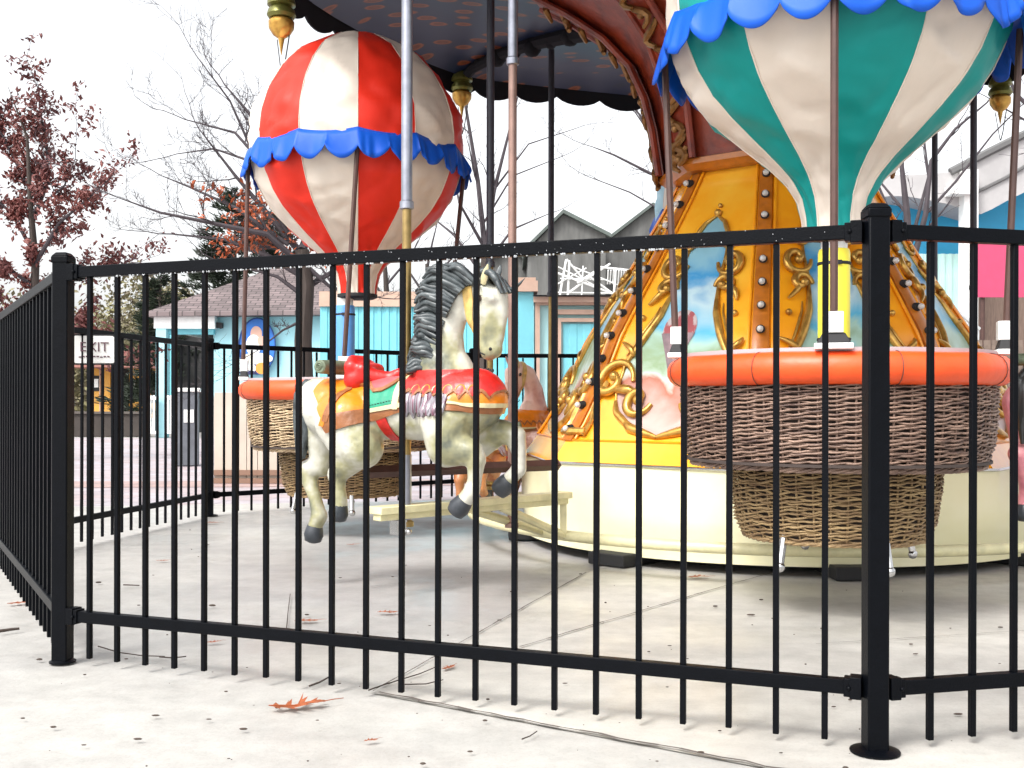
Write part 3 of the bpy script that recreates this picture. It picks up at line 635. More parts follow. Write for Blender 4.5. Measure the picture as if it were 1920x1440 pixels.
def wicker(parent, name, prof_, rows, m_, seed):
    """woven tier: rods running in and out round upright stakes"""
    rng = random.Random(seed); m = MB(); z0, z1 = prof_[0][1], prof_[-1][1]
    def rad(z):
        z = min(z1, max(z0, z))
        for (ra, za), (rb, zb) in zip(prof_[:-1], prof_[1:]):
            if za <= z <= zb: return ra + (rb - ra) * (z - za) / (zb - za)
        return prof_[-1][0]
    rm = max(p[0] for p in prof_); ns = int(2 * pi * rm / 0.062); ns += ns % 2; seg = ns * 3
    for i in range(rows):
        zc = z0 + (z1 - z0) * (i + 0.5) / rows; ph = i % 2; off = rng.random() * 20; rr = (z1 - z0) / rows * rng.uniform(0.42, 0.62)
        pts = []; amp = 0.0065; tilt = rng.uniform(-0.004, 0.004); tp = rng.uniform(0, 6.28)
        for j in range(seg):
            a = 2 * pi * j / seg; zz = zc + tilt * cos(a + tp) + 0.0035 * cos(ns / 2 * a + (0 if ph else pi) + 0.8) + 0.007 * noise.noise(V((cos(a) * 4, sin(a) * 4, off))) + 0.002 * noise.noise(V((cos(a) * 15, sin(a) * 15, off)))
            w_ = amp * cos(ns / 2 * a + (pi if ph else 0)) + 0.003 * noise.noise(V((cos(a) * 9, sin(a) * 9, off + 5)))
            r_ = rad(min(z1, max(z0, zz))) + w_; pts.append((r_ * cos(a), r_ * sin(a), zz))
        m.tube(pts, rr, 5, closed=True)
    for j in range(ns):
        a = 2 * pi * (j) / ns
        m.tube([((rad(z) - 0.003) * cos(a), (rad(z) - 0.003) * sin(a), z) for z in [z0 - 0.004 * rng.random() + (z1 - z0) * t / 5 for t in range(6)]], 0.0045, 5)
    for e_ in (0, 1, 2):
        pts = []
        for j in range(ns * 4):
            a = 2 * pi * j / (ns * 4); r_ = prof_[0][0] + 0.006 * cos(ns / 2 * a + e_ * 2.1); pts.append((r_ * cos(a), r_ * sin(a), z0 + 0.004 + 0.006 * sin(ns / 2 * a + e_ * 2.1) + 0.004 * noise.noise(V((cos(a) * 5, sin(a) * 5, seed)))))
        m.tube(pts, 0.0055, 5, closed=True)
    o = m.build(name, m_, parent, angle=80)
    m = MB(); vs = []; nn = 40
    for t in range(9):
        z = z0 + (z1 - z0) * t / 8
        for j in range(nn): vs.append(((rad(z) - 0.028) * cos(2 * pi * j / nn), (rad(z) - 0.028) * sin(2 * pi * j / nn), z))
    m.add(vs, [(t * nn + j, t * nn + (j + 1) % nn, (t + 1) * nn + (j + 1) % nn, (t + 1) * nn + j) for t in range(8) for j in range(nn)] + [tuple(range(nn))])
    m.build('basket_liner', M['dark_in'], o)
    return o
def gondola(pos, lab, fa, fb, rot, seed, wmat, pad, dz=0.0, wmat2=None, full=True, sdz=0.0, bdx=0.0):
    root = empty('balloon_gondola', (pos[0], pos[1], 0), 0, lab, 'balloon ride car', 'balloon and basket cars of the carousel')
    make_balloon(root, fa, fb, rot, seed, sdz)
    # basket
    m = MB(); nn = 96
    m.tube([(bdx + 0.578 * cos(2 * pi * i / nn), 0.578 * sin(2 * pi * i / nn), 0.925 + dz + 0.004 * noise.noise(V((cos(2 * pi * i / nn) * 3, sin(2 * pi * i / nn) * 3, seed)))) for i in range(nn)], 0.056, 14, closed=True)
    for i in range(8):
        a = rot + 0.35 + i * pi / 4; q = V((bdx + 0.578 * cos(a), 0.578 * sin(a), 0.925 + dz)); rd = V((cos(a), sin(a), 0))
        m.tube([q + rd * 0.0575 * cos(t * pi / 8) + V((0, 0, 0.0575 * sin(t * pi / 8))) for t in range(-5, 9)], 0.0016, 4, mi=1)
    rim = m.build('padded_rim', [M['rim'], M['pole_brown']], root, angle=80)
    m = MB(); m.lathe([(0.571, 0.975 + dz), (0.575, 0.995 + dz), (0.535, 0.997 + dz), (0.52, 0.975 + dz)], c=(bdx, 0, 0), n=64, close=False); m.build('rim_edging', M['light_metal'], root)
    wicker(root, 'upper_basket', [(0.535, 0.575 + dz), (0.562, 0.66 + dz), (0.572, 0.75 + dz), (0.576, 0.885 + dz)], 40, wmat, seed)
    wicker(root, 'lower_basket', [(0.335, 0.30 + dz), (0.365, 0.36 + dz), (0.385, 0.50 + dz), (0.39, 0.60 + dz)], 38, wmat2 or wmat, seed + 1)
    m = MB(); m.lathe([(0.37, 0.585 + dz), (0.56, 0.59 + dz), (0.56, 0.60 + dz), (0.37, 0.60 + dz)], n=48); m.build('seat_board', M['dark_in'], root)
    m = MB(); m.lathe([(0.05, 0.30 + dz), (0.05, 1.45)], n=16); m.build('centre_post', M['white'], root)
    m = MB(); m.lathe([(0.058, 0.62 + dz), (0.060, 0.64 + dz), (0.060, 1.37), (0.056, 1.385)], n=20); pd = m.build('post_padding', pad, root)
    for z in (1.33, 1.04, 0.80):
        m = MB(); m.lathe([(0.061, z - 0.006), (0.0635, z - 0.004), (0.0635, z + 0.004), (0.061, z + 0.006)], n=20); m.box((0.0, -0.064, z), (0.02, 0.01, 0.016)); m.build('pad_strap', M['rubber'], pd)
    m = MB(); m.lathe([(0.10, 1.425), (0.122, 1.435), (0.122, 1.452), (0.10, 1.46)], n=24); m.build('neck_ring', M['rubber'], root)
    # four rods from the balloon skirt to the basket rim
    for i in range(4):
        a = rot + i * pi / 2; m = MB()
        m.tube([(0.652 * cos(a), 0.652 * sin(a), 2.24 + sdz), (bdx + 0.607 * cos(a), 0.607 * sin(a), 1.06 + dz)], 0.0135, 8)
        rod = m.build('support_rod', M['pole_brown'], root)
        m = MB(); q = V((bdx + 0.60 * cos(a), 0.60 * sin(a), 0)); rt = Matrix.Rotation(a, 3, 'Z')
        m.box((q.x, q.y, 1.075 + dz), (0.046, 0.062, 0.070), rot=rt); m.box((q.x, q.y, 0.996 + dz), (0.06, 0.125, 0.020), rot=rt)
        m.box((q.x, q.y, 1.023 + dz), (0.05, 0.11, 0.034), mi=1, rot=rt, taper=0.65); m.build('rod_clamp', [M['white'], M['rubber']], rod, bevel=0.003)
    if full:
        for a in (-2.4, -1.3, 0.3, 1.6):
            m = MB(); m.tube([(0.33 * cos(a), 0.33 * sin(a), 0.34 + dz), (0.36 * cos(a), 0.36 * sin(a), 0.22 + dz)], 0.014, 8); m.sphere((0.36 * cos(a), 0.36 * sin(a), 0.215 + dz), 0.02, 8, 5); m.build('foot_bracket', M['chrome'], root)
    if bdx:
        for o in root.children:
            if o.name.split('.')[0] in ('upper_basket', 'lower_basket', 'seat_board', 'centre_post', 'post_padding', 'foot_bracket'): o.location.x = bdx
    return root
dirC = lambda p: atan2(-p[1], -p[0])
G = (1.235, 4.15); Rr = (-0.945, 6.60); B3 = (1.80, 8.66)
gondola(G, 'green and white striped balloon over a dark wicker basket with orange rim', M['f_green'], M['f_white'], dirC(G), 3, M['wick_dark'], M['pad_yellow'], dz=-0.012, wmat2=M['wick_mid'], sdz=-0.072)
gondola(Rr, 'red and white striped balloon over a tan wicker basket with orange rim', M['f_red'], M['f_white'], dirC(Rr), 5, M['wick_tan'], M['pad_blue'], dz=-0.06, wmat2=M['wick_mid'], bdx=-0.075)
gondola(B3, 'pale blue and white balloon mostly hidden behind the carousel tower', M['f_pale'], M['f_white'], dirC(B3) + 0.5, 9, M['wick_mid'], M['pad_blue'], full=False)
# ================================================================== HORSES
HX, HY, TH = -0.435, 4.45, radians(25)
hc, hsn = cos(TH), sin(TH)
def hp(u, v, Y=0.0):
    """photo pixel + lateral offset -> horse-local point (x forward, y to its left, z up)"""
    k = (u - 960) / F; X = (k * (HY + Y * hc) - HX - Y * hsn) / (hc + k * hsn); d = HY - X * hsn + Y * hc
    return V((X, Y, EYE + (HOR - v) / F * d))
def blob_mesh(name, cones, voxel, smooth, mats, parent):
    m = MB()
    for c in cones:
        p1, r1, p2, r2 = c[:4]; sy = c[4] if len(c) > 4 else 1.0
        L = (p2 - p1).length; n = max(1, int(L / (0.30 * min(r1, r2))))
        for i in range(n + 1):
            t = i / n; m.sphere(p1.lerp(p2, t), r1 + (r2 - r1) * t, 14, 9, sc=(1, sy, 1))
    o = m.build(name, mats, None)
    rm = o.modifiers.new('r', 'REMESH'); rm.mode = 'VOXEL'; rm.voxel_size = voxel
    sm = o.modifiers.new('s', 'SMOOTH'); sm.factor = 0.5; sm.iterations = smooth
    dg = bpy.context.evaluated_depsgraph_get(); me = bpy.data.meshes.new_from_object(o.evaluated_get(dg)); bpy.data.objects.remove(o)
    me.name = name; me.polygons.foreach_set('use_smooth', [True] * len(me.polygons))
    o = bpy.data.objects.new(name, me); S.collection.objects.link(o)
    if parent is not None: o.parent = parent
    return o
def poly_sd(poly, x, z):
    """signed distance to polygon in the x-z plane, positive inside"""
    ins = False; dmin = 1e9; n = len(poly)
    for i in range(n):
        x1, z1 = poly[i]; x2, z2 = poly[(i + 1) % n]
        if (z1 > z) != (z2 > z) and x < (x2 - x1) * (z - z1) / (z2 - z1) + x1: ins = not ins
        dx, dz = x2 - x1, z2 - z1; t = max(0, min(1, ((x - x1) * dx + (z - z1) * dz) / (dx * dx + dz * dz + 1e-12)))
        dmin = min(dmin, (x - x1 - t * dx) ** 2 + (z - z1 - t * dz) ** 2)
    return sqrt(dmin) * (1 if ins else -1)
def clip_shell(src, f, off, name, mats, parent, base=0.002):
    me = src.data; me.calc_loop_triangles(); P_ = [v.co.copy() for v in me.vertices]; N_ = [v.normal.copy() for v in me.vertices]
    fv = [f(p) for p in P_]; idx = {}; pts = []; nrm = []
    def gv(i):
        if i not in idx: idx[i] = len(pts); pts.append(P_[i]); nrm.append(N_[i])
        return idx[i]
    def ge(i, j):
        key = (min(i, j), max(i, j), 'e')
        if key not in idx:
            t = fv[i] / (fv[i] - fv[j]); idx[key] = len(pts); pts.append(P_[i].lerp(P_[j], t)); nrm.append(N_[i].lerp(N_[j], t).normalized())
        return idx[key]
    faces = []
    for tr in me.loop_triangles:
        a = tr.vertices; pos = [fv[i] > 0 for i in a]
        if not any(pos): continue
        out = []
        for q in range(3):
            i, j = a[q], a[(q + 1) % 3]
            if fv[i] > 0: out.append(gv(i))
            if (fv[i] > 0) != (fv[j] > 0): out.append(ge(i, j))
        if len(out) >= 3: faces.append(tuple(out))
    if not faces: return None
    edges = {}
    for fc in faces:
        for q in range(len(fc)):
            e = (fc[q], fc[(q + 1) % len(fc)]); edges[e] = edges.get(e, 0) + 1
    n = len(pts); vs = [p + nn * off for p, nn in zip(pts, nrm)] + [p + nn * base for p, nn in zip(pts, nrm)]
    walls = [(b, a, n + a, n + b) for (a, b) in edges if (b, a) not in edges]
    m = MB(); m.add(vs, faces + walls)
    me2 = bpy.data.meshes.new(name); me2.from_pydata(m.v, [], m.f)
    for mm in (mats if isinstance(mats, (list, tuple)) else [mats]): me2.materials.append(mm)
    me2.polygons.foreach_set('use_smooth', [True] * len(me2.polygons)); me2.set_sharp_from_angle(angle=radians(50))
    o = bpy.data.objects.new(name, me2); S.collection.objects.link(o); o.parent = parent; return o

# materials of the grey horse
def horse_skin(name, a, b_, c_):
    m = bpy.data.materials.new(name); m.use_nodes = True; n = m.node_tree; b = n.nodes['Principled BSDF']; b.inputs['Roughness'].default_value = 0.3; b.inputs['Coat Weight'].default_value = 0.3; b.inputs['Coat Roughness'].default_value = 0.2
    tc = n.nodes.new('ShaderNodeTexCoord'); t = n.nodes.new('ShaderNodeTexNoise'); t.inputs['Scale'].default_value = 4.5; t.inputs['Detail'].default_value = 4; t.inputs['Roughness'].default_value = 0.55
    n.links.new(tc.outputs['Object'], t.inputs['Vector']); r = n.nodes.new('ShaderNodeValToRGB'); cr = r.color_ramp
    cr.elements[0].position = 0.34; cr.elements[0].color = (*c_, 1); cr.elements[1].position = 0.56; cr.elements[1].color = (*a, 1); e = cr.elements.new(0.45); e.color = (*b_, 1)
    n.links.new(t.outputs[0], r.inputs[0]); n.links.new(r.outputs[0], b.inputs['Base Color'])
    t2 = n.nodes.new('ShaderNodeTexNoise'); t2.inputs['Scale'].default_value = 16; t2.inputs['Detail'].default_value = 4; n.links.new(tc.outputs['Object'], t2.inputs['Vector'])
    bp = n.nodes.new('ShaderNodeBump'); bp.inputs['Strength'].default_value = 0.4; bp.inputs['Distance'].default_value = 0.02; n.links.new(t2.outputs[0], bp.inputs['Height']); n.links.new(bp.outputs[0], b.inputs['Normal'])
    return m
skin = horse_skin('dapple_grey_paint', (0.55, 0.54, 0.47), (0.33, 0.315, 0.175), (0.11, 0.12, 0.09))
mane_m = mat('dark_grey_mane', (0.085, 0.10, 0.105), 0.42, 0, col2=(0.018, 0.024, 0.028), vscale=24, fac=(0.35, 0.62), coat=0.1)
red_s = mat('saddle_red', (0.62, 0.016, 0.012), 0.38, 0, var=0.5, vscale=18, coat=0.12, bump=0.3, bscale=40)
pink_s = mat('worn_rose_leather', (0.50, 0.10, 0.11), 0.38, 0, var=0.5, vscale=12, coat=0.15)
green_s = mat('jade_blanket', (0.012, 0.26, 0.15), 0.4, 0, var=0.35, vscale=12, coat=0.2, bump=0.2, bscale=40)
or_s = mat('orange_trapping', (0.78, 0.23, 0.012), 0.32, 0, var=0.35, vscale=9, coat=0.3, bump=0.5, bscale=16)
br_s = mat('brown_leather_band', (0.28, 0.10, 0.03), 0.4, 0, var=0.4, vscale=16, coat=0.2, bump=0.4, bscale=50)
cr_s = mat('cream_piping', (0.66, 0.58, 0.34), 0.4, 0, var=0.3, vscale=20)
fe_s = mat('silver_mauve_fringe', (0.25, 0.235, 0.26), 0.35, 0.3, col2=(0.14, 0.04, 0.07), vscale=26, stretch=(3, 1, 0.25), fac=(0.4, 0.55), coat=0.3)
gr_s = mat('olive_roll', (0.16, 0.20, 0.13), 0.5, 0, var=0.6, vscale=25)

horse = empty('carousel_horse', (HX, HY, 0), -TH, 'dapple grey galloping horse, dark mane, red collar, nearest the front fence', 'carousel horse', 'carved horses of the carousel')
B = hp
cones = [
 (B(622, 768), .128, B(690, 772), .118), (B(690, 772), .118, B(770, 768), .128), (B(770, 768), .128, B(862, 762), .145),
 (B(862, 762), .145, B(893, 752), .118), (B(600, 752), .10, B(622, 768), .12),
 (B(640, 775, .07), .10, B(620, 790, .06), .09),
 # neck
 (B(845, 745), .130, B(828, 690), .108, .85), (B(828, 690), .108, B(832, 625), .084, .75), (B(832, 625), .084, B(856, 562), .066, .7), (B(856, 562), .066, B(885, 540), .052, .8), (B(868, 738), .10, B(848, 690), .085, .8),
 # head
 (B(898, 542), .058, B(912, 562), .062, .85), (B(912, 562), .066, B(921, 604), .050, .78), (B(921, 604), .048, B(925, 640), .033, .85), (B(925, 640), .034, B(926, 655), .037, .95), (B(926, 655), .037, B(918, 662), .032, .95),
 (B(896, 575), .054, B(897, 592), .052, .85), (B(897, 592), .046, B(907, 640), .024, .8), (B(906, 640), .022, B(912, 664), .024), (B(938, 548), .030, B(944, 590), .020, 1.3), (B(944, 590), .018, B(936, 640), .018, 1.2), (B(915, 556, -.04), .022, B(924, 560, -.04), .016), (B(915, 556, .04), .022, B(924, 560, .04), .016),
 # near fore leg (its right)
 (B(838, 790, -.08), .095, B(838, 838, -.10), .072), (B(838, 838, -.10), .070, B(884, 848, -.10), .044), (B(884, 848, -.10), .043, B(893, 862, -.10), .036), (B(893, 862, -.10), .033, B(890, 905, -.10), .024), (B(890, 905, -.10), .026, B(884, 922, -.10), .030), (B(884, 922, -.10), .026, B(872, 938, -.10), .030),
 # far fore leg (its left)
 (B(868, 790, .09), .088, B(895, 830, .10), .062), (B(895, 830, .10), .060, B(942, 808, .10), .042), (B(942, 808, .10), .042, B(966, 818, .10), .040), (B(966, 818, .10), .038, B(974, 850, .10), .027), (B(974, 850, .10), .026, B(973, 880, .10), .028), (B(973, 880, .10), .026, B(955, 900, .10), .028),
 # near hind leg
 (B(655, 790, -.08), .105, B(678, 838, -.10), .082), (B(640, 790, -.07), .10, B(660, 830, -.09), .085), (B(678, 838, -.10), .070, B(640, 880, -.09), .044), (B(640, 880, -.09), .042, B(632, 890, -.09), .036), (B(632, 890, -.09), .034, B(636, 930, -.09), .025), (B(636, 930, -.09), .030, B(637, 948, -.09), .031),
 # far hind leg, stretched back
 (B(612, 780, .05), .088, B(606, 840, .05), .058), (B(606, 840, .05), .056, B(604, 872, .05), .046), (B(606, 870, .05), .043, B(575, 882, .04), .037), (B(575, 882, .04), .037, B(590, 930, .03), .025), (B(590, 930, .03), .025, B(599, 968, .03), .030), (B(599, 968, .03), .033, B(591, 988, .03), .028),
]
nb_ = 15
cones = cones[:nb_ + 8] + [(c[0], c[1] * 1.16, c[2], c[3] * 1.16) for c in cones[nb_ + 8:]]
body = blob_mesh('body', cones, 0.0085, 6, skin, horse)
# hooves
for (a, b2) in ((B(872, 938, -.10), B(858, 956, -.10)), (B(955, 900, .10), B(939, 917, .10)), (B(637, 948, -.09), B(634, 968, -.09)), (B(591, 988, .03), B(588, 1008, .03))):
    d = (b2 - a).normalized(); m = MB()
    m.tube([a - d * 0.004, a + d * 0.012, b2 - d * 0.01, b2 + d * 0.016, b2 + d * 0.024], [0.033, 0.038, 0.043, 0.036, 0.018], 14)
    m.build('hoof', M['hoof'], horse, angle=60)
# eyes, nostril, ears
eye_m = mat('glass_eye', (0.05, 0.015, 0.008), 0.08, coat=1.0)
for sg in (-1, 1):
    m = MB(); e_ = B(908, 562); m.sphere((e_.x, sg * 0.052, e_.z), 0.014, 10, 7); m.build('eye', eye_m, body)
    m = MB(); m.tube([(e_.x + 0.021 * cos(t * pi / 9), sg * (0.0545 - 0.006 * abs(cos(t * pi / 9))), e_.z + 0.014 * sin(t * pi / 9) + 0.003) for t in range(10)], 0.004, 6); m.build('eyelid', skin, body)
m = MB()
for sg in (-1, 1): e_ = B(926, 655); m.sphere((e_.x, sg * 0.033, e_.z), 0.007, 8, 5)
for sg in (-1, 1): m.tube([V((B(915, 668).x, sg * 0.031, B(915, 666).z)), V((B(907, 664).x, sg * 0.033, B(907, 662).z)), V((B(902, 655).x, sg * 0.031, B(902, 655).z))], 0.003, 5)
m.build('nostril', M['rubber'], body)
for sg in (-1, 1):
    m = MB(); base = B(912, 540); base.y = sg * 0.038; tip = B(930 if sg < 0 else 926, 492); tip.y = sg * 0.062
    ax = (tip - base); vs = []; prof_e = [(0, .018), (.25, .026), (.5, .026), (.75, .018), (1, .003)]
    side = V((0.75, 0, 0.25)).normalized(); outw = V((0.35, sg * 1, 0)).normalized()
    for t, wd in prof_e:
        c0 = base + ax * t
        for q in (-1, -0.6, 0, 0.6, 1): vs.append(c0 + side * q * wd - outw * (0.020 * (1 - abs(q)) * (1 - t * 0.7)))
    m.add(vs, [(i * 5 + j, i * 5 + j + 1, i * 5 + j + 6, i * 5 + j + 5) for i in range(4) for j in range(4)])
    ear = m.build('ear', [mane_m], body); ss = ear.modifiers.new('t', 'SOLIDIFY'); ss.thickness = 0.009; ss2 = ear.modifiers.new('s', 'SUBSURF'); ss2.levels = ss2.render_levels = 2
    m = MB(); m.tube([base + (tip - base) * t + outw * (0.004) for t in (0.1, 0.35, 0.6, 0.85)], [0.010, 0.016, 0.013, 0.004], 8, flat=0.35, up=outw); m.build('inner_ear', cr_s, ear)
# mane: carved locks
def lerpl(L, t):
    t = max(0, min(0.9999, t)) * (len(L) - 1); i = int(t); return tuple(a + (b - a) * (t - i) for a, b in zip(L[i], L[i + 1]))
RM = random.Random(11); m = MB()
crest = [(884, 524), (862, 530), (842, 552), (826, 585), (812, 625), (800, 662), (790, 690)]
midp = [(862, 496), (828, 500), (806, 528), (796, 566), (788, 606), (780, 650), (776, 684)]
endp = [(828, 498), (796, 512), (778, 548), (774, 590), (776, 622), (762, 676), (757, 700)]
for i in range(32):
    t = i / 31
    for yy in (-0.065, -0.045, -0.025, 0.0, 0.025, 0.045):
        tj = t + RM.uniform(-0.02, 0.02); c0, m0, e0 = lerpl(crest, tj), lerpl(midp, tj), lerpl(endp, tj + RM.uniform(-.03, .03))
        wob = RM.uniform(-5, 5); st_ = 0.55 + 0.45 * RM.random(); pts = []
        c0_ = (c0[0] + 12, c0[1] + 6)
        for q in range(10):
            s = q / 9; a = (1 - s) ** 2; b_ = 2 * s * (1 - s); c_ = s * s
            u = a * c0_[0] + b_ * m0[0] + c_ * (e0[0] * st_ + m0[0] * (1 - st_)); v = a * c0_[1] + b_ * m0[1] + c_ * (e0[1] * st_ + m0[1] * (1 - st_))
            v += wob * s + 4.5 * sin(s * 8 + i * 0.9) * s
            pts.append(B(u, v, yy * (1 + 0.25 * s) - 0.012 * sin(s * 3 + i)))
        m.tube(pts, [0.0105 * (0.35 + sin(pi * (0.15 + 0.8 * q / 9))) for q in range(10)], 6)
for i in range(14):
    t = i / 13; u0 = 905 + 8 * t; pts = []
    for q in range(8):
        s = q / 7; pts.append(B(u0 - 8 + 44 * s + 10 * t * s, 512 + 14 * t + 38 * s * s * (1 - 0.4 * t) - 10 * sin(pi * s), -0.05 + 0.09 * t + 0.02 * sin(s * 5 + i)))
    m.tube(pts, [0.012 * (0.4 + sin(pi * (0.12 + 0.84 * q / 7))) for q in range(8)], 6)
m.tube([B(950, 545, 0.02), B(965, 540, 0.02), B(976, 530, 0.02), B(984, 521, 0.02)], [0.010, 0.009, 0.005, 0.001], 6)
m.build('mane', mane_m, horse, angle=70)
# tail
m = MB()
for i in range(26):
    a = 2 * pi * i / 26; ox, oy = cos(a) * 14, sin(a) * 0.028; L = RM.uniform(0.85, 1.05)
    path = [(600, 722), (584, 718), (574, 738), (572, 775), (568, 815), (563, 862)]
    pts = []
    for q in range(11):
        s = q / 10 * L; u, v = lerpl(path, s); sw = 1.0 * sin(pi * min(1, 0.15 + s * 0.75)); pts.append(B(u + ox * sw + 2 * sin(s * 7 + i), v, oy * sw + 0.0))
    m.tube(pts, [0.014 * (0.4 + sin(pi * (0.12 + 0.83 * q / 10))) for q in range(11)], 6)
m.build('tail', mane_m, horse, angle=70)
# trappings laid over the body
def reg(pts, Y=-0.12): return [(B(u, v, Y).x, B(u, v, Y).z) for u, v in pts]
neckcut = lambda p: 1.0
def shell(name, pts, off, mt, parent=horse):
    pl = reg(pts); return clip_shell(body, lambda p: poly_sd(pl, p.x, p.z), off, name, mt, parent)
shell('rear_trapping', [(583, 735), (590, 680), (700, 680), (700, 782), (640, 796), (626, 792), (606, 770)], 0.006, or_s)
shell('rear_strap', [(596, 722), (604, 716), (640, 770), (628, 800), (616, 798), (624, 776)], 0.011, or_s)
shell('rear_strap', [(636, 680), (655, 680), (650, 738), (636, 792), (624, 790), (640, 735)], 0.0115, br_s)
shell('lower_band', [(622, 800), (626, 782), (752, 752), (756, 772), (630, 812)], 0.009, br_s)
shell('blanket_border', [(684, 776), (684, 769), (756, 756), (756, 764)], 0.0145, cr_s)
shell('saddle_blanket', [(686, 680), (746, 680), (746, 757), (686, 770)], 0.0125, green_s)
shell('blanket_edge', [(740, 680), (754, 680), (750, 768), (738, 768)], 0.016, cr_s)
shell('saddle_skirt', [(632, 680), (756, 680), (744, 705), (730, 722), (714, 733), (698, 735), (684, 724), (650, 722), (640, 712)], 0.018, pink_s)
shell('saddle_skirt_edge', [(758, 684), (762, 690), (748, 709), (733, 727), (715, 738), (697, 740), (682, 729), (650, 727), (640, 722), (641, 717), (684, 723), (698, 734), (714, 732), (730, 721), (743, 705)], 0.020, br_s)
shell('girth', [(702, 782), (722, 778), (740, 845), (722, 845)], 0.007, red_s)
shell('chest_band', [(838, 752), (960, 752), (960, 772), (905, 776), (842, 770)], 0.008, br_s)
shell('breast_band', [(838, 736), (960, 736), (960, 757), (905, 760), (842, 757)], 0.011, or_s)
shell('breast_piping', [(838, 755), (960, 757), (960, 761), (905, 764), (842, 760)], 0.013, cr_s)
sc_pts = [(752, 695), (960, 695), (960, 735)]
for i in range(8):
    u0 = 925 - i * 21; sc_pts += [(u0, 745), (u0 - 5, 736), (u0 - 10, 731), (u0 - 15, 736)]
sc_pts += [(752, 742)]
shell('collar', sc_pts, 0.015, red_s)
ed = []
for i in range(8):
    u0 = 925 - i * 21; ed += [(u0, 745), (u0 - 5, 736), (u0 - 10, 731), (u0 - 15, 736)]
shell('collar_edge', [(960, 735)] + ed + [(752, 742), (752, 748)] + [(u, v + 5.5) for u, v in reversed(ed)] + [(960, 741)], 0.018, br_s)
fr = [(757, 732), (842, 732)]
for i in range(6): fr += [(842 - i * 14, 770), (835 - i * 14, 786 - (i % 2) * 3)]
fr += [(757, 774)]
shell('feather_fringe', fr, 0.013, fe_s)
# feathers: raised tapering plumes on both flanks
for sg in (-1, 1):
    for i in range(7):
        u = 764 + i * 12.5; pts = []
        for q in range(6):
            zq = B(u, 740 + q * 8, -.13).z; o2, h2, n2, _ = body.ray_cast(V((B(u, 755, -.13).x, sg * 0.6, zq)), V((0, -sg, 0)))
            if o2: pts.append(h2 + V((0, sg * 0.013, 0)))
        if len(pts) > 3:
            m = MB(); m.tube(pts, [0.012 * (0.7 + 0.5 * sin(pi * q / len(pts))) * (1 if q < len(pts) - 1 else 0.3) for q in range(len(pts))], 8, flat=0.7, up=V((0, 1, 0)))
            m.build('feather', fe_s, horse)
# carved arcs along the collar and stitching on the blanket
def on_body(u, v, sg, off):
    q = B(u, v, -.13); o2, h2, n2, _ = body.ray_cast(V((q.x, sg * 0.6, q.z)), V((0, -sg, 0))); return (h2 + V((0, sg * off, 0))) if o2 else None
for sg in (-1, 1):
    for i in range(7):
        u0 = 778 + i * 21; pts = [on_body(u0 + 8 * cos(pi * (1 - q / 8)), 733 - 11 * sin(pi * q / 8), sg, 0.016) for q in range(9)]
        if all(pts): m = MB(); m.tube(pts, 0.0035, 6); m.build('collar_arc', or_s, horse)
    m = MB()
    for i in range(9):
        a, b_ = on_body(692 + i * 5.2, 761 - i * 1.2, sg, 0.014), on_body(695 + i * 5.2, 760.4 - i * 1.2, sg, 0.014)
        if a and b_: m.tube([a, b_], 0.0018, 4)
    m.build('stitching', M['rubber'], horse)['kind'] = 'stuff'
# saddle seat, cantle, blanket roll
cones = [(B(678, 712, 0) + V((0, -.05, 0)), .050, B(678, 712, 0) + V((0, .05, 0)), .050), (B(676, 690, 0) + V((0, -.065, 0)), .036, B(676, 690, 0) + V((0, .065, 0)), .036), (B(672, 678, 0) + V((0, -.045, 0)), .026, B(672, 678, 0) + V((0, .045, 0)), .026), (B(690, 705, 0) + V((0, -.05, 0)), .040, B(735, 712, 0), .030), (B(735, 712, 0), .034, B(748, 700, 0), .022)]
cones += [(B(694, 694, 0) + V((0, -.06, 0)), .030, B(694, 694, 0) + V((0, .06, 0)), .030)]
blob_mesh('saddle', cones, 0.008, 6, red_s, horse)
m = MB(); q = B(633, 690, 0); m.tube([q + V((0, y, 0)) for y in (-.135, -.13, 0, .13, .135)], [0.024, 0.029, 0.031, 0.029, 0.024], 16)
for y in (-0.137, 0.137): m.tube([q + V((0.018 * cos(t) * (1 - t / 14), y, 0.018 * sin(t) * (1 - t / 14))) for t in [i * 0.6 for i in range(20)]], 0.003, 4)
m.build('blanket_roll', gr_s, horse)
# bridle: gold cheek strap, brow band, reins
Hc = B(884, 560); pl = reg([(866, 515), (880, 500), (886, 560), (884, 600), (892, 640), (884, 645), (874, 610), (866, 570)], -.05)
clip_shell(body, lambda p: poly_sd(pl, p.x, p.z), 0.006, 'cheek_strap', mat('worn_gold_strap', (0.70, 0.48, 0.16), 0.4, 0, var=0.5, vscale=22), horse)
# pole: lower twisted brass tube, upper grey sleeve
def pole(parent, x=0, y=0, z0=0.285, z1=1.95, z2=3.44, r=0.0195, low=None):
    m = MB(); m.tube([(x, y, z0), (x, y, z1 + 0.02)], r, 14); m.lathe([(r, z0), (0.032, z0), (0.032, z0 + 0.02), (r, z0 + 0.03)], (x, y, 0), 14, close=False); a = m.build('pole', low or M['brass'], parent)
    m = MB(); m.tube([(x, y, z1), (x, y, z2)], r * 1.18, 14); m.lathe([(r * 1.1, z1 - 0.012), (r * 1.5, z1 - 0.008), (r * 1.5, z1 + 0.02), (r * 1.1, z1 + 0.028)], (x, y, 0), 14, close=False); m.build('upper_sleeve', M['steel'], a)
    return a
pole(horse, z1=1.60)
# pad over the pole foot
m = MB(); m.tube([(0, 0, 0.30), (0, 0, 0.58)], 0.022, 12); m.build('lower_tube', M['steel'], horse)

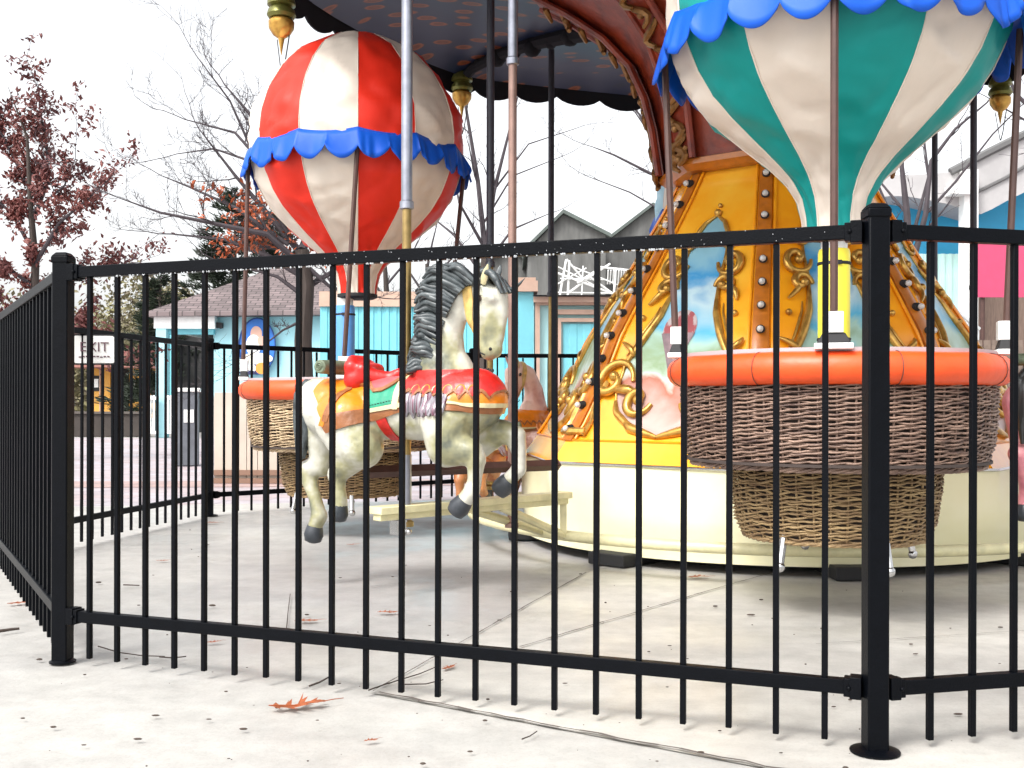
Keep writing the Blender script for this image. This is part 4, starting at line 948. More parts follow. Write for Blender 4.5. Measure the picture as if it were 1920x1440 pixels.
def step_arm(pos, ang, L0, L1, label, zt=0.36):
    """cantilever arm from the support ring out to a horse pole"""
    root = empty('step_plank', pos, ang, label, 'step', 'cream step planks that carry the horses')
    m = MB(); m.box(((L0 + L1) / 2, 0, zt), (L1 - L0, 0.085, 0.030)); m.box(((L0 + L1) / 2, 0, zt - 0.028), (L1 - L0 - 0.02, 0.05, 0.028)); m.build('arm_beam', M['cream_arm'], root, bevel=0.003)
    m = MB(); m.tube([(L1 - 0.02, 0, zt - 0.03), (L1 - 0.02, 0, 0.18)], 0.022, 4); m.build('arm_upright', M['cream_arm'], root, smooth=False)
    m = MB(); m.tube([(L0 + (L1 - L0) * 0.62, 0.0, zt - 0.03), (L1 - 0.02, 0, 0.17)], 0.020, 8); m.tube([(L0 + (L1 - L0) * 0.5, 0.03, zt - 0.04), (L1 + 0.0, 0.16, 0.17)], 0.020, 8); m.build('arm_brace', M['cream_arm'], root)
    m = MB(); m.box((L0 + 0.12, 0, zt - 0.075), (0.05, 0.05, 0.06)); m.sphere((L0 + 0.15, -0.03, zt - 0.095), 0.014, 8, 5); m.build('bearing', M['chrome'], root)
    return root
hv = V((C.x - HX, C.y - HY, 0)); hd = hv.normalized(); hang = atan2(hd.y, hd.x); dist = hv.length
step_arm((HX, HY, 0), hang, -0.16, dist - 1.76, 'cream steel step arm under the grey horse')

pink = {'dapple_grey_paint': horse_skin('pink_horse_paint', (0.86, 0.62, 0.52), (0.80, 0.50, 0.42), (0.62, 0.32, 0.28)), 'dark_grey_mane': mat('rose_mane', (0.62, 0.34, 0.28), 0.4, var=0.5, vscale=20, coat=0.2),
        'grey_sleeve': M['sleeve_backlit'], 'saddle_red': or_s, 'dark': or_s, 'worn_rose_leather': red_s, 'silver_mauve_fringe': or_s}
hot = dict(pink); hot['dapple_grey_paint'] = horse_skin('bright_pink_paint', (0.78, 0.36, 0.36), (0.72, 0.26, 0.30), (0.5, 0.15, 0.2)); hot['dark_grey_mane'] = mat('black_mane', (0.02, 0.02, 0.02), 0.4, coat=0.3)
bay = {'grey_sleeve': M['sleeve_backlit'], 'dapple_grey_paint': horse_skin('bay_horse_paint', (0.42, 0.17, 0.06), (0.30, 0.10, 0.035), (0.14, 0.04, 0.02)), 'dark_grey_mane': mat('bay_mane', (0.03, 0.02, 0.018), 0.45, coat=0.2)}
def place(pos, rz_, remap, label, sc=1.0, dz=0.0):
    c = copy_tree(horse, None, remap)
    for ch in c.children:
        if ch.name.startswith('pole'): ch.scale = (1 / sc,) * 3; ch.location = (0, 0, -dz / sc); c.location = (pos[0], pos[1], dz); c.rotation_euler = (0, 0, rz_); c.scale = (sc,) * 3; c['label'] = label; return c
def heading(pos): a = atan2(pos[1] - C.y, pos[0] - C.x); return a + pi / 2
def radial_arm(pos, label):
    v = V((C.x - pos[0], C.y - pos[1], 0)); a = atan2(v.y, v.x); L = v.length - 1.76
    if L > 0.1: step_arm((pos[0], pos[1], 0), a, -0.14, L, label)
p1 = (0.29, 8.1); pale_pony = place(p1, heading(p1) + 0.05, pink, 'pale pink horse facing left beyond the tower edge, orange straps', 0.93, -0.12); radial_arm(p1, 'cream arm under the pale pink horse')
for ch in list(pale_pony.children):
    if ch.name.startswith('mane'): bpy.data.objects.remove(ch)
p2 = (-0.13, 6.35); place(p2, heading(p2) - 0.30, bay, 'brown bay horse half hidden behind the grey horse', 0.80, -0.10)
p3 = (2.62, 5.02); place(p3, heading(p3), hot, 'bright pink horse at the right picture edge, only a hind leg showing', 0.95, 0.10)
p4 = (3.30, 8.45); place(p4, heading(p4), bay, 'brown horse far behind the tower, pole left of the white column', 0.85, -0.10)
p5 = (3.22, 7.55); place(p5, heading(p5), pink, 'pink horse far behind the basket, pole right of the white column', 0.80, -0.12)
# extra sweep pole on the arm behind the grey horse
root = empty('sweep_pole', (0.0, 4.98, 0), 0, 'tall bare pole right of the grey horse, grey above and copper below', 'pole')
pole(root, z0=0.22, z1=2.36, r=0.0195, low=M['pinkbrass'])
m = MB(); m.tube([(-0.62, -0.42, 0.50), (0.22, 0.15, 0.50)], 0.026, 4); m.build('foot_bar', M['pole_brown'], root, smooth=False)
# ================================================================== BACKGROUND BUILDINGS
def corrugated(m, x0, x1, y, z0, z1, pitch=0.11, dep=0.02, mi=0):
    n = max(2, int((x1 - x0) / pitch)); vs = []; 
    for i in range(n + 1):
        xa = x0 + (x1 - x0) * i / n
        for dx, dy in ((0, 0), (0.35, 0), (0.45, -1), (0.9, -1)):
            x = min(x1, xa + dx * (x1 - x0) / n); vs += [(x, y + dy * dep, z0), (x, y + dy * dep, z1)]
    k = len(vs) // 2; m.add(vs, [(2 * i, 2 * i + 2, 2 * i + 3, 2 * i + 1) for i in range(k - 1)], mi)
def X(u, d): return (u - 960) / F * d
def Z(v, d): return EYE + (HOR - v) / F * d
# 1. pale aqua kiosk with shingled roof and open porch
d = 24.5
k1 = empty('aqua_kiosk', (X(480, d), d, 0), 0, 'pale aqua building with brown shingle roof, white fascia and open porch', 'building')
ox = X(480, d)
def bx(m, u0, u1, v0, v1, dd, thick, mi=0, depth0=None):
    """box whose front face at depth dd covers the pixel range (relative to kiosk origin)"""
    x0, x1 = X(u0, dd), X(u1, dd); z0, z1 = Z(v1, dd), Z(v0, dd); m.box(((x0 + x1) / 2 - OX, dd + thick / 2 - OY, (z0 + z1) / 2), (x1 - x0, thick, z1 - z0), mi)
OX, OY = ox, d
m = MB(); bx(m, 400, 700, 580, 745, d, 5.0); m.build('wall', M['sky_wall'], k1, smooth=False)
m = MB(); bx(m, 400, 700, 745, 822, d - 0.02, 0.3); m.build('lower_wall', M['beige'], k1, smooth=False)
m = MB(); bx(m, 288, 402, 591, 617, d - 0.3, 0.25); bx(m, 288, 292, 591, 617, d - 0.28, 4.0); m.build('fascia', M['white'], k1, smooth=False)
m = MB(); bx(m, 292, 311, 617, 822, d - 0.28, 0.24); m.build('porch_post', M['sky_wall'], k1, smooth=False)
m = MB(); bx(m, 305, 400, 617, 628, d - 0.15, 0.2); bx(m, 318, 326, 620, 800, d + 1.0, 0.2); m.build('porch_beam', M['teal_wall'], k1, smooth=False)
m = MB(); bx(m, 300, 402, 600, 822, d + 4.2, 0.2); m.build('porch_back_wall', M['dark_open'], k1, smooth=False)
# roof as a hipped solid
xl, xr = X(284, d) - OX, X(712, d) - OX; ze = Z(590, d); zr = ze + 1.35
m = MB(); m.add([(xl, -0.45, ze), (xr, -0.45, ze + 0.06), (xr, 5.4, ze + 0.06), (xl, 5.4, ze), (xl + 2.4, 2.2, zr), (xr - 2.4, 2.2, zr), (xl, -0.45, ze - 0.09), (xr, -0.45, ze - 0.03), (xr, 5.4, ze - 0.03), (xl, 5.4, ze - 0.09)],
              [(0, 1, 5, 4), (1, 2, 5), (2, 3, 4, 5), (3, 0, 4), (0, 6, 7, 1), (1, 7, 8, 2), (2, 8, 9, 3), (3, 9, 6, 0), (6, 9, 8, 7)]); m.build('roof', M['shingle'], k1, smooth=False)
m = MB(); m.tube([(X(414, d) - OX, -0.1, Z(615, d)), (X(414, d) - OX, 0, Z(615, d))], 0.035, 8); m.box((X(414, d) - OX, -0.12, Z(612, d)), (0.14, 0.14, 0.12)); m.build('wall_lamp', M['rubber'], k1)
# white picket railing pieces beside the porch post
for u0, u1, lb in ((279, 291, 'short white railing left of the porch post'), (312, 322, 'short white railing right of the porch post')):
    dd = d - 0.4; r_ = empty('porch_railing', (X(u0, dd), dd, 0), 0, lb, 'railing'); m = MB(); wd = X(u1, dd) - X(u0, dd) + 0.08
    m.box((wd / 2, 0, Z(748, dd)), (wd, 0.06, 0.07)); m.box((wd / 2, 0, 0.12), (wd, 0.05, 0.06))
    for i in range(3): m.box((wd * (i + 0.5) / 3, 0, 0.52), (0.04, 0.035, 0.85))
    m.build('rails', M['white'], r_, smooth=False)
# oval blue sign with a simple painted figure
dd = 24.35; sg_ = empty('oval_sign', (X(482, dd), dd, Z(650, dd)), 0, 'oval blue sign with a painted pale figure on the aqua wall', 'sign')
m = MB(); e = [(0.40 * cos(t * pi / 16), 0, 0.62 * sin(t * pi / 16)) for t in range(32)]; m.prism(e, (0, 0.05, 0)); m.build('sign_board', mat('sign_blue', (0.02, 0.16, 0.55), 0.5, var=0.3, vscale=5), sg_, smooth=False)
m = MB(); m.tube([(0.41 * cos(t * pi / 16), -0.01, 0.63 * sin(t * pi / 16)) for t in range(32)], 0.016, 6, closed=True); m.build('sign_border', mat('sign_navy', (0.01, 0.05, 0.2), 0.5), sg_)
m = MB(); 
def ob(cx, cz, rx_, rz__, y, mi): m.prism([(cx + rx_ * cos(t * pi / 12), y, cz + rz__ * sin(t * pi / 12)) for t in range(24)], (0, 0.012, 0), mi)
ob(-0.02, 0.28, 0.13, 0.17, -0.015, 0); ob(-0.08, 0.02, 0.17, 0.24, -0.018, 1); ob(0.10, 0.12, 0.09, 0.11, -0.030, 0); ob(0.0, -0.28, 0.36, 0.13, -0.022, 2); ob(0.10, -0.50, 0.13, 0.13, -0.034, 3); ob(-0.18, -0.50, 0.16, 0.12, -0.030, 1); ob(-0.2, -0.60, 0.2, 0.05, -0.042, 4)
m.build('painted_figure', [mat('sign_flesh', (0.62, 0.38, 0.30), 0.6), M['white'], mat('sign_cream', (0.75, 0.70, 0.60), 0.6), mat('sign_orange', (0.85, 0.28, 0.05), 0.6), mat('sign_dark', (0.02, 0.02, 0.08), 0.6)], sg_, smooth=False)
# board enclosure just behind the fence
dd = 10.7; OX, OY = X(470, dd), dd
be = empty('board_enclosure', (OX, OY, 0), 0, 'low beige board enclosure behind the tan basket', 'enclosure'); m = MB(); x0, x1 = X(402, dd) - OX, X(545, dd) - OX
n_ = 7
for i in range(n_): m.box((x0 + (x1 - x0) * (i + 0.5) / n_, 0, 0.46), ((x1 - x0) / n_ - 0.006, 0.03, 0.86))
m.box((x0 + 0.015, 1.0, 0.46), (0.03, 2.0, 0.86)); m.box((x1 - 0.015, 1.0, 0.46), (0.03, 2.0, 0.86)); m.build('boards', M['beige'], be, smooth=False)
m = MB(); m.box(((x0 + x1) / 2, -0.03, 0.10), (x1 - x0 + 0.04, 0.05, 0.05)); m.box(((x0 + x1) / 2, -0.05, 0.022), (x1 - x0 + 0.08, 0.10, 0.045)); m.build('kick_board', mat('brown_sill', (0.22, 0.13, 0.09), 0.7), be, smooth=False)
# grey litter cabinet by the porch
dd = 13.6; lc = empty('grey_cabinet', (X(352, dd), dd, 0), 0.25, 'grey cabinet with white top near the porch', 'cabinet')
m = MB(); m.box((0, 0, 0.46), (0.27, 0.34, 0.92)); m.build('cabinet_body', mat('slate_grey', (0.12, 0.13, 0.15), 0.6, var=0.4, vscale=6), lc, bevel=0.01)
m = MB(); m.box((0, 0, 0.945), (0.31, 0.38, 0.05)); m.build('cabinet_top', M['white'], lc, bevel=0.01); m = MB(); m.box((0.02, -0.175, 0.62), (0.12, 0.012, 0.16)); m.build('cabinet_notice', M['white'], lc, smooth=False)
# 2. aqua siding wall with tan coping
dd = 20.0; OX, OY = X(840, dd), dd
k2 = empty('aqua_siding_building', (OX, OY, 0), 0, 'aqua ribbed siding building with tan coping behind the grey horse', 'building')
m = MB(); corrugated(m, X(600, dd) - OX, X(962, dd) - OX, 0, 0.0, Z(572, dd), 0.14, 0.02); m.box((0, 2.5, 1.2), (3.2, 4.9, 2.4)); m.build('siding', M['teal_wall'], k2, smooth=False)
m = MB(); bx(m, 598, 966, 547, 575, dd - 0.08, 0.3); m.build('coping', M['tan_trim'], k2, smooth=False)
# 3. entrance pavilion: pillar, door frame, panels
dd = 18.0; OX, OY = X(1060, dd), dd
k3 = empty('entrance_pavilion', (OX, OY, 0), 0, 'aqua pavilion with tan cornice and tan door frame left of the tower', 'building')
m = MB(); bx(m, 968, 1000, 545, 830, dd, 0.5); m.build('pillar', M['teal_wall'], k3, smooth=False)
m = MB(); bx(m, 962, 1008, 526, 546, dd - 0.1, 0.7); bx(m, 966, 1004, 520, 527, dd - 0.06, 0.6); m.build('pillar_cap', M['tan_trim'], k3, smooth=False)
m = MB(); bx(m, 1002, 1250, 566, 830, dd + 0.12, 2.0); m.build('wall', mat('mint_wall', (0.42, 0.72, 0.74), 0.6, var=0.1, vscale=3), k3, smooth=False)
m = MB(); bx(m, 1000, 1250, 556, 566, dd - 0.15, 0.3); bx(m, 1003, 1250, 566, 571, dd - 0.05, 0.2); bx(m, 1003, 1012, 571, 830, dd - 0.02, 0.12); bx(m, 1040, 1250, 580, 589, dd, 0.1); bx(m, 1040, 1052, 596, 830, dd + 0.02, 0.08); bx(m, 1052, 1250, 596, 603, dd + 0.022, 0.08); m.build('door_frame', M['tan_trim'], k3, smooth=False)
m = MB(); corrugated(m, X(1056, dd) - OX, X(1250, dd) - OX, 0.09, 0.3, Z(606, dd), 0.22, 0.012); m.build('door_panel', M['teal_wall'], k3, smooth=False)
m = MB(); m.add([(X(998, dd) - OX, -0.3, Z(556, dd)), (X(1260, dd) - OX, -0.3, Z(556, dd)), (X(1260, dd) - OX, 2.4, Z(540, dd)), (X(998, dd) - OX, 2.4, Z(535, dd))], [(0, 1, 2, 3)]); m.build('roof', M['shingle'], k3, smooth=False)
# 4. grey gabled buildings far off with white lattice
dd = 46.0; OX, OY = X(1070, dd), dd
def gable(u0, ua, u1, v0, va, v1, label, dd, depth=8):
    r_ = empty('gabled_house', (X(ua, dd), dd, 0), 0, label, 'building'); x0, xa, x1 = X(u0, dd) - X(ua, dd), 0, X(u1, dd) - X(ua, dd)
    m = MB(); z0, za, z1 = Z(v0, dd), Z(va, dd), Z(v1, dd); zb = 1.0
    m.prism([(x0, 0, zb), (x1, 0, zb), (x1, 0, z1), (xa, 0, za), (x0, 0, z0)], (0, depth, 0)); m.build('walls', M['far_roof'], r_, smooth=False)
    m = MB()
    for (xp, zp), (xq, zq) in (((x0 - 0.2, z0 - 0.15), (xa, za)), ((xa, za), (x1 + 0.2, z1 - 0.15))):
        m.add([(xp, -0.3, zp + 0.02), (xq, -0.3, zq + 0.02), (xq, depth + 0.3, zq + 0.02), (xp, depth + 0.3, zp + 0.02), (xp, -0.3, zp + 0.18), (xq, -0.3, zq + 0.18), (xq, depth + 0.3, zq + 0.18), (xp, depth + 0.3, zp + 0.18)], [(3, 2, 1, 0), (4, 5, 6, 7), (0, 1, 5, 4), (2, 3, 7, 6), (0, 4, 7, 3), (1, 2, 6, 5)])
    m.build('roof', mat('slate_green_roof', (0.10, 0.12, 0.11), 0.8, var=0.4, vscale=2), r_, smooth=False); return r_
gable(990, 1055, 1135, 468, 402, 440, 'far grey gabled roof with its peak left of the tower', 46)
gable(1135, 1222, 1300, 455, 388, 430, 'far grey gabled roof just touching the tower edge', 50)
gable(900, 950, 1010, 500, 470, 500, 'low far grey roof right of the grey horse', 52)
cl = empty('white_lattice_frame', (X(1095, 34), 34, 0), 0, 'white criss-cross lattice structure above the pavilion', 'coaster frame'); m = MB(); L0 = X(1095, 34)
def bar(u0, v0, u1, v1, r=0.034, dd=34.0): m.tube([(X(u0, dd) - L0, 0, Z(v0, dd)), (X(u1, dd) - L0, 0.3, Z(v1, dd))], r, 6)
for q in ((1048, 560, 1062, 484), (1064, 560, 1068, 486), (1040, 510, 1160, 552), (1064, 550, 1106, 518), (1106, 518, 1145, 492), (1082, 530, 1130, 498), (1104, 518, 1150, 548), (1150, 560, 1156, 500), (1120, 500, 1190, 505), (1062, 486, 1100, 528)): bar(*q)
for i in range(12): bar(1140 + i * 5, 506, 1140 + i * 5, 530, 0.025)
for q in ((1040, 535, 1100, 500), (1046, 500, 1140, 545), (1090, 556, 1094, 496), (1120, 556, 1124, 500), (1075, 500, 1180, 540), (1044, 548, 1200, 548), (1050, 522, 1140, 522)): bar(*q, 0.02)
m.build('lattice_beams', M['white'], cl)
# 5. hall at the right: broad curved grey eaves over bright blue walls
dd = 19.0; OX, OY = X(1800, dd), dd
k5 = empty('curved_eave_hall', (OX, OY, 0), 0, 'hall with broad grey sweeping eaves above bright blue wall, far right', 'building')
eg = mat('grey_eave', (0.42, 0.41, 0.41), 0.7, var=0.25, vscale=1.5); bl = mat('bright_blue_wall', (0.03, 0.36, 0.62), 0.55, var=0.25, vscale=1.5)
m = MB()
def P5(u, v, y=0.0, dd=19.0): return V((X(u, dd) - OX, y, Z(v, dd)))
tp = [(1590, 332), (1640, 333), (1700, 333), (1767, 328), (1840, 290), (1920, 250), (2020, 198)]; bt = [(2020, 296), (1990, 316), (1960, 335), (1930, 352), (1900, 367), (1870, 382), (1845, 396), (1825, 405), (1800, 398), (1780, 392), (1760, 386), (1720, 378), (1690, 373), (1660, 372), (1625, 376), (1590, 382)]
m.prism([P5(*p, -0.3) for p in tp + bt], (0, 3.0, 0))
m.build('eaves', eg, k5, smooth=False)
m = MB()
m.tube([P5(u, v, -0.32) for u, v in tp[3:]], 0.07, 6); m.tube([P5(u, v, -0.32) for u, v in ((1800, 372), (1830, 358), (1870, 338), (1920, 308), (2020, 250))], 0.03, 6); m.build('eave_flashing', mat('dark_flashing', (0.12, 0.12, 0.12), 0.7), k5)
m = MB(); m.prism([P5(1600, 480, 0.5), P5(2100, 480, 0.5), P5(2100, 300, 0.5), P5(1920, 350, 0.5), P5(1820, 402, 0.5), P5(1740, 378, 0.5), P5(1640, 360, 0.5), P5(1600, 360, 0.5)], (0, 2.0, 0)); m.build('upper_wall', bl, k5, smooth=False)
m = MB(); corrugated(m, X(1700, dd) - OX, X(1812, dd) - OX, 0.3, 0.0, Z(470, dd), 0.13, 0.03); m.build('mint_siding', mat('mint_siding', (0.45, 0.66, 0.62), 0.5, var=0.1, vscale=3), k5, smooth=False)
m = MB(); m.box((X(1815, dd - 0.4) - OX, -0.4, 2.4), (0.24, 0.24, 4.8)); m.box((X(1800, dd - 0.5) - OX, -0.5, Z(366, dd)), (0.42, 0.3, 0.16)); m.build('white_column', M['white'], k5, smooth=False)
m = MB(); bx(m, 1828, 2100, 470, 830, dd + 0.2, 0.25); m.build('lower_wall', mat('brown_slat_wall', (0.16, 0.11, 0.085), 0.8, var=0.5, vscale=5, stretch=(12, 1, 1)), k5, smooth=False)
dd = 15.0; ps = empty('pink_banner', (X(1885, dd), dd, Z(505, dd)), 0, 'plain pink panel hanging behind the right fence panel', 'sign')
m = MB(); m.box((0, 0, 0), (X(1945, dd) - X(1828, dd), 0.03, 0.75)); m.box((0, -0.0, 0.39), (0.9, 0.05, 0.03)); m.build('panel', mat('pink_panel', (0.50, 0.06, 0.14), 0.6, var=0.1), ps, smooth=False)
for xx in (-0.3, 0.35):
    m = MB(); m.tube([(xx, 0.05, 0.4), (xx, 0.05, -Z(505, dd))], 0.035, 8); m.build('sign_leg', M['pole_brown'], ps)
# stairs with white railing
dd = 14.5; sr = empty('stair_railing', (X(1750, dd), dd, 0), 0, 'white stair railing descending right of the tower', 'railing'); m = MB(); n_ = 13
for i in range(n_):
    t = i / (n_ - 1); x_ = X(1738 + 95 * t, dd) - X(1750, dd); zt = Z(538 + 78 * t, dd); m.box((x_, 0, zt - 0.32), (0.028, 0.028, 0.62))
a_ = V((X(1738, dd) - X(1750, dd), 0, Z(536, dd))); b_ = V((X(1836, dd) - X(1750, dd), 0, Z(616, dd))); m.tube([a_, b_], 0.03, 6); m.tube([a_ - V((0, 0, 0.6)), b_ - V((0, 0, 0.6))], 0.03, 6); m.build('balusters', mat('grey_white_rail', (0.5, 0.52, 0.52), 0.6), sr, smooth=False)
# dark service fence and clutter seen through the fence at right
dd = 12.0; df = empty('brown_slat_fence', (X(1880, dd), dd, 0), 0, 'weathered brown slat fence low behind the pink panel', 'fence'); m = MB()
for i in range(16): m.box((X(1835, dd) - X(1880, dd) + i * 0.09, 0, 0.75), (0.07, 0.02, 1.5 + 0.0 * i))
m.build('slats', mat('weathered_slats', (0.20, 0.15, 0.12), 0.8, var=0.5, vscale=8), df, smooth=False); m = MB(); m.box((0.2, 0.025, 1.2), (1.6, 0.03, 0.08)); m.box((0.2, 0.025, 0.4), (1.6, 0.03, 0.08)); m.build('cross_rail', M['pole_brown'], df, smooth=False)
# 6. far orange shop and dark planter wall
dd = 36.0; OX, OY = X(215, dd), dd
k6 = empty('orange_shop', (OX, OY, 0), 0, 'small far orange building with red brown roof seen through the left fence', 'building')
m = MB(); bx(m, 168, 206, 690, 785, dd, 3.0); bx(m, 240, 285, 690, 785, dd + 0.5, 3.0); m.build('wall', mat('ochre_wall', (0.72, 0.36, 0.06), 0.6, var=0.3, vscale=2), k6, smooth=False)
m = MB(); bx(m, 206, 240, 690, 785, dd + 0.4, 2.0); bx(m, 174, 186, 706, 735, dd - 0.03, 0.1); m.build('dark_doorway', M['dark_open'], k6, smooth=False)
m = MB(); bx(m, 186, 188, 690, 785, dd - 0.05, 0.12); bx(m, 176, 184, 712, 728, dd - 0.06, 0.1, 1); bx(m, 246, 255, 715, 735, dd + 0.42, 0.1, 1); m.build('window', [M['tan_trim'], M['white']], k6, smooth=False)
x0, x1 = X(140, dd) - OX, X(292, dd) - OX; z0, z1 = Z(692, dd), Z(655, dd)
m = MB(); m.add([(x0, -1, z0), (x1, -1, z0), (x1, 4, z0), (x0, 4, z0), (x0 + 0.8, 1.5, z1), (x1 - 0.8, 1.5, z1)], [(0, 1, 5, 4), (1, 2, 5), (2, 3, 4, 5), (3, 0, 4), (3, 2, 1, 0)]); m.build('roof', mat('red_brown_roof', (0.22, 0.085, 0.065), 0.8, var=0.4, vscale=3), k6, smooth=False)
dd = 25.0; pw = empty('planter_wall', (X(200, dd), dd, 0), 0, 'long low dark planter wall beyond the paved path', 'wall')
m = MB(); m.box((-2.2, 0, 0.26), (X(290, dd) - X(60, dd) + 3.4, 0.4, 0.52)); m.build('wall_face', mat('dark_brown_wall', (0.045, 0.035, 0.03), 0.8, var=0.4, vscale=4), pw, smooth=False)
m = MB(); m.box((-2.2, 0, 0.545), (X(290, dd) - X(60, dd) + 3.5, 0.5, 0.05)); m.build('wall_cap', mat('dark_cap', (0.09, 0.075, 0.065), 0.8), pw, smooth=False)

# ================================================================== TREES
def branch_tree(name, base, trunk, limbs, seed, label, leaf=None, leaf_n=0, leaf_s=0.05, depth=3, tw=1.0, group=None, dens=1.0, droop=0.0, bark='trunk', twig_r=0.006, leaf_keep=1.0, leafbox=None):
    """trunk: [(point, radius)], limbs: [[(point, radius)...]] in world space; twigs grow from them"""
    rng = random.Random(seed); base = V(base); root = empty(name, base, 0, label, 'tree', group); tm, bm_, lm = MB(), MB(), MB(); tips = []
    tm.tube([V(p) - base for p, r in trunk], [r for p, r in trunk], 9)
    def grow(p, dr, L, r, dep):
        n = 5; pts = [p]; rr = [r]; cur = p.copy(); dd_ = dr.copy()
        for i in range(n):
            dd_ = (dd_ + V((rng.uniform(-1, 1), rng.uniform(-1, 1), rng.uniform(-1, 1))) * 0.22 + V((0, 0, 0.05 - droop))).normalized()
            cur = cur + dd_ * L / n; pts.append(cur.copy()); rr.append(max(twig_r * 0.4, r * (1 - 0.75 * (i + 1) / n)))
            if dep > 0:
                for _ in range(2 if rng.random() < 0.45 * dens else 1):
                    if rng.random() < 0.9 * dens:
                        sd_ = V((rng.uniform(-1, 1), rng.uniform(-1, 1), rng.uniform(-0.6, 1))).normalized(); nd = (dd_ * 0.75 + sd_ * 0.75).normalized(); grow(cur, nd, L * rng.uniform(0.35, 0.6), max(twig_r * 0.6, rr[-1] * 0.6), dep - 1)
            elif leaf: tips.append((cur.copy(), dd_.copy()))
        bm_.tube([q - base for q in pts], rr, 4 if dep else 3, caps=False)
    for lb in limbs:
        pts = [V(p) for p, r in lb]; rs = [r for p, r in lb]; bm_.tube([q - base for q in pts], rs, 7)
        tot = sum((b - a).length for a, b in zip(pts[:-1], pts[1:]))
        for (a, b, ra, rb) in zip(pts[:-1], pts[1:], rs[:-1], rs[1:]):
            k = max(1, int((b - a).length / (0.22 / dens) * tw))
            for i in range(k):
                t = (i + rng.random()) / k; q = a.lerp(b, t); sd_ = V((rng.uniform(-1, 1), rng.uniform(-1, 1), rng.uniform(-0.5, 1))).normalized(); nd = ((b - a).normalized() * 0.8 + sd_ * 0.8).normalized()
                grow(q, nd, rng.uniform(0.35, 0.8) * min(1.6, tot * 0.4), max(twig_r, (ra + (rb - ra) * t) * 0.45), depth - 1)
        grow(pts[-1], (pts[-1] - pts[-2]).normalized(), 0.7, rs[-1], depth - 1)
    if leaf:
        for p, dr in tips:
            if leafbox and not leafbox(p): continue
            if rng.random() > leaf_keep: continue
            for _ in range(leaf_n):
                c0 = p - base + V((rng.gauss(0, 1), rng.gauss(0, 1), rng.gauss(0, 1))) * leaf_s * 1.3; a = V((rng.uniform(-1, 1), rng.uniform(-1, 1), rng.uniform(-1, 1))).normalized(); b = a.orthogonal().normalized(); s_ = leaf_s * rng.uniform(0.6, 1.4)
                n2 = a.cross(b) * 0.25
                lm.add([c0 - a * s_, c0 + b * s_ * 0.45 + n2 * s_, c0 + a * s_, c0 - b * s_ * 0.45 + n2 * s_], [(0, 1, 2, 3)])
    tm.build('trunk', M[bark], root); bm_.build('branches', M['twig'], root)
    if lm.v: lm.build('leaves', M[leaf], root, smooth=False)
    return root
def seg(pts, r0, r1): n = len(pts) - 1; return [(p, r0 + (r1 - r0) * i / n) for i, p in enumerate(pts)]
# rust coloured tree, far left
dd = 14.5
branch_tree('rusty_tree', (X(62, dd), dd, 0), seg([(X(62, dd), dd, 0), W(60, 640, dd), W(66, 500, dd), W(56, 380, dd), W(50, 260, dd), W(14, 165, dd)], 0.085, 0.003),
    [seg([W(64, 560, dd), W(130, 520, dd + .4), W(205, 500, dd + .5)], .035, .008), seg([W(64, 600, dd), W(150, 600, dd + .4), W(190, 640, dd + .5)], .035, .008), seg([W(64, 500, dd), W(110, 420, dd - .4), W(170, 370, dd - .5)], .035, .008), seg([W(60, 420, dd), W(90, 340, dd + .3), W(85, 260, dd + .3), W(72, 200, dd)], .03, .008), seg([W(60, 470, dd), W(20, 400, dd), W(-40, 350, dd)], .03, .008), seg([W(56, 360, dd), W(20, 290, dd + .3), W(-10, 230, dd + .2)], .025, .008), seg([W(62, 540, dd), W(10, 500, dd - .4), W(-50, 480, dd - .5)], .03, .008), seg([W(60, 400, dd), W(120, 350, dd), W(140, 300, dd + .2)], .02, .006), seg([W(64, 620, dd), W(10, 600, dd), W(-60, 560, dd)], .03, .008)],
    21, 'young tree with rust brown leaves at the far left', leaf='rust', leaf_n=4, leaf_s=0.040, depth=2, dens=1.0, tw=1.5, leaf_keep=0.95)
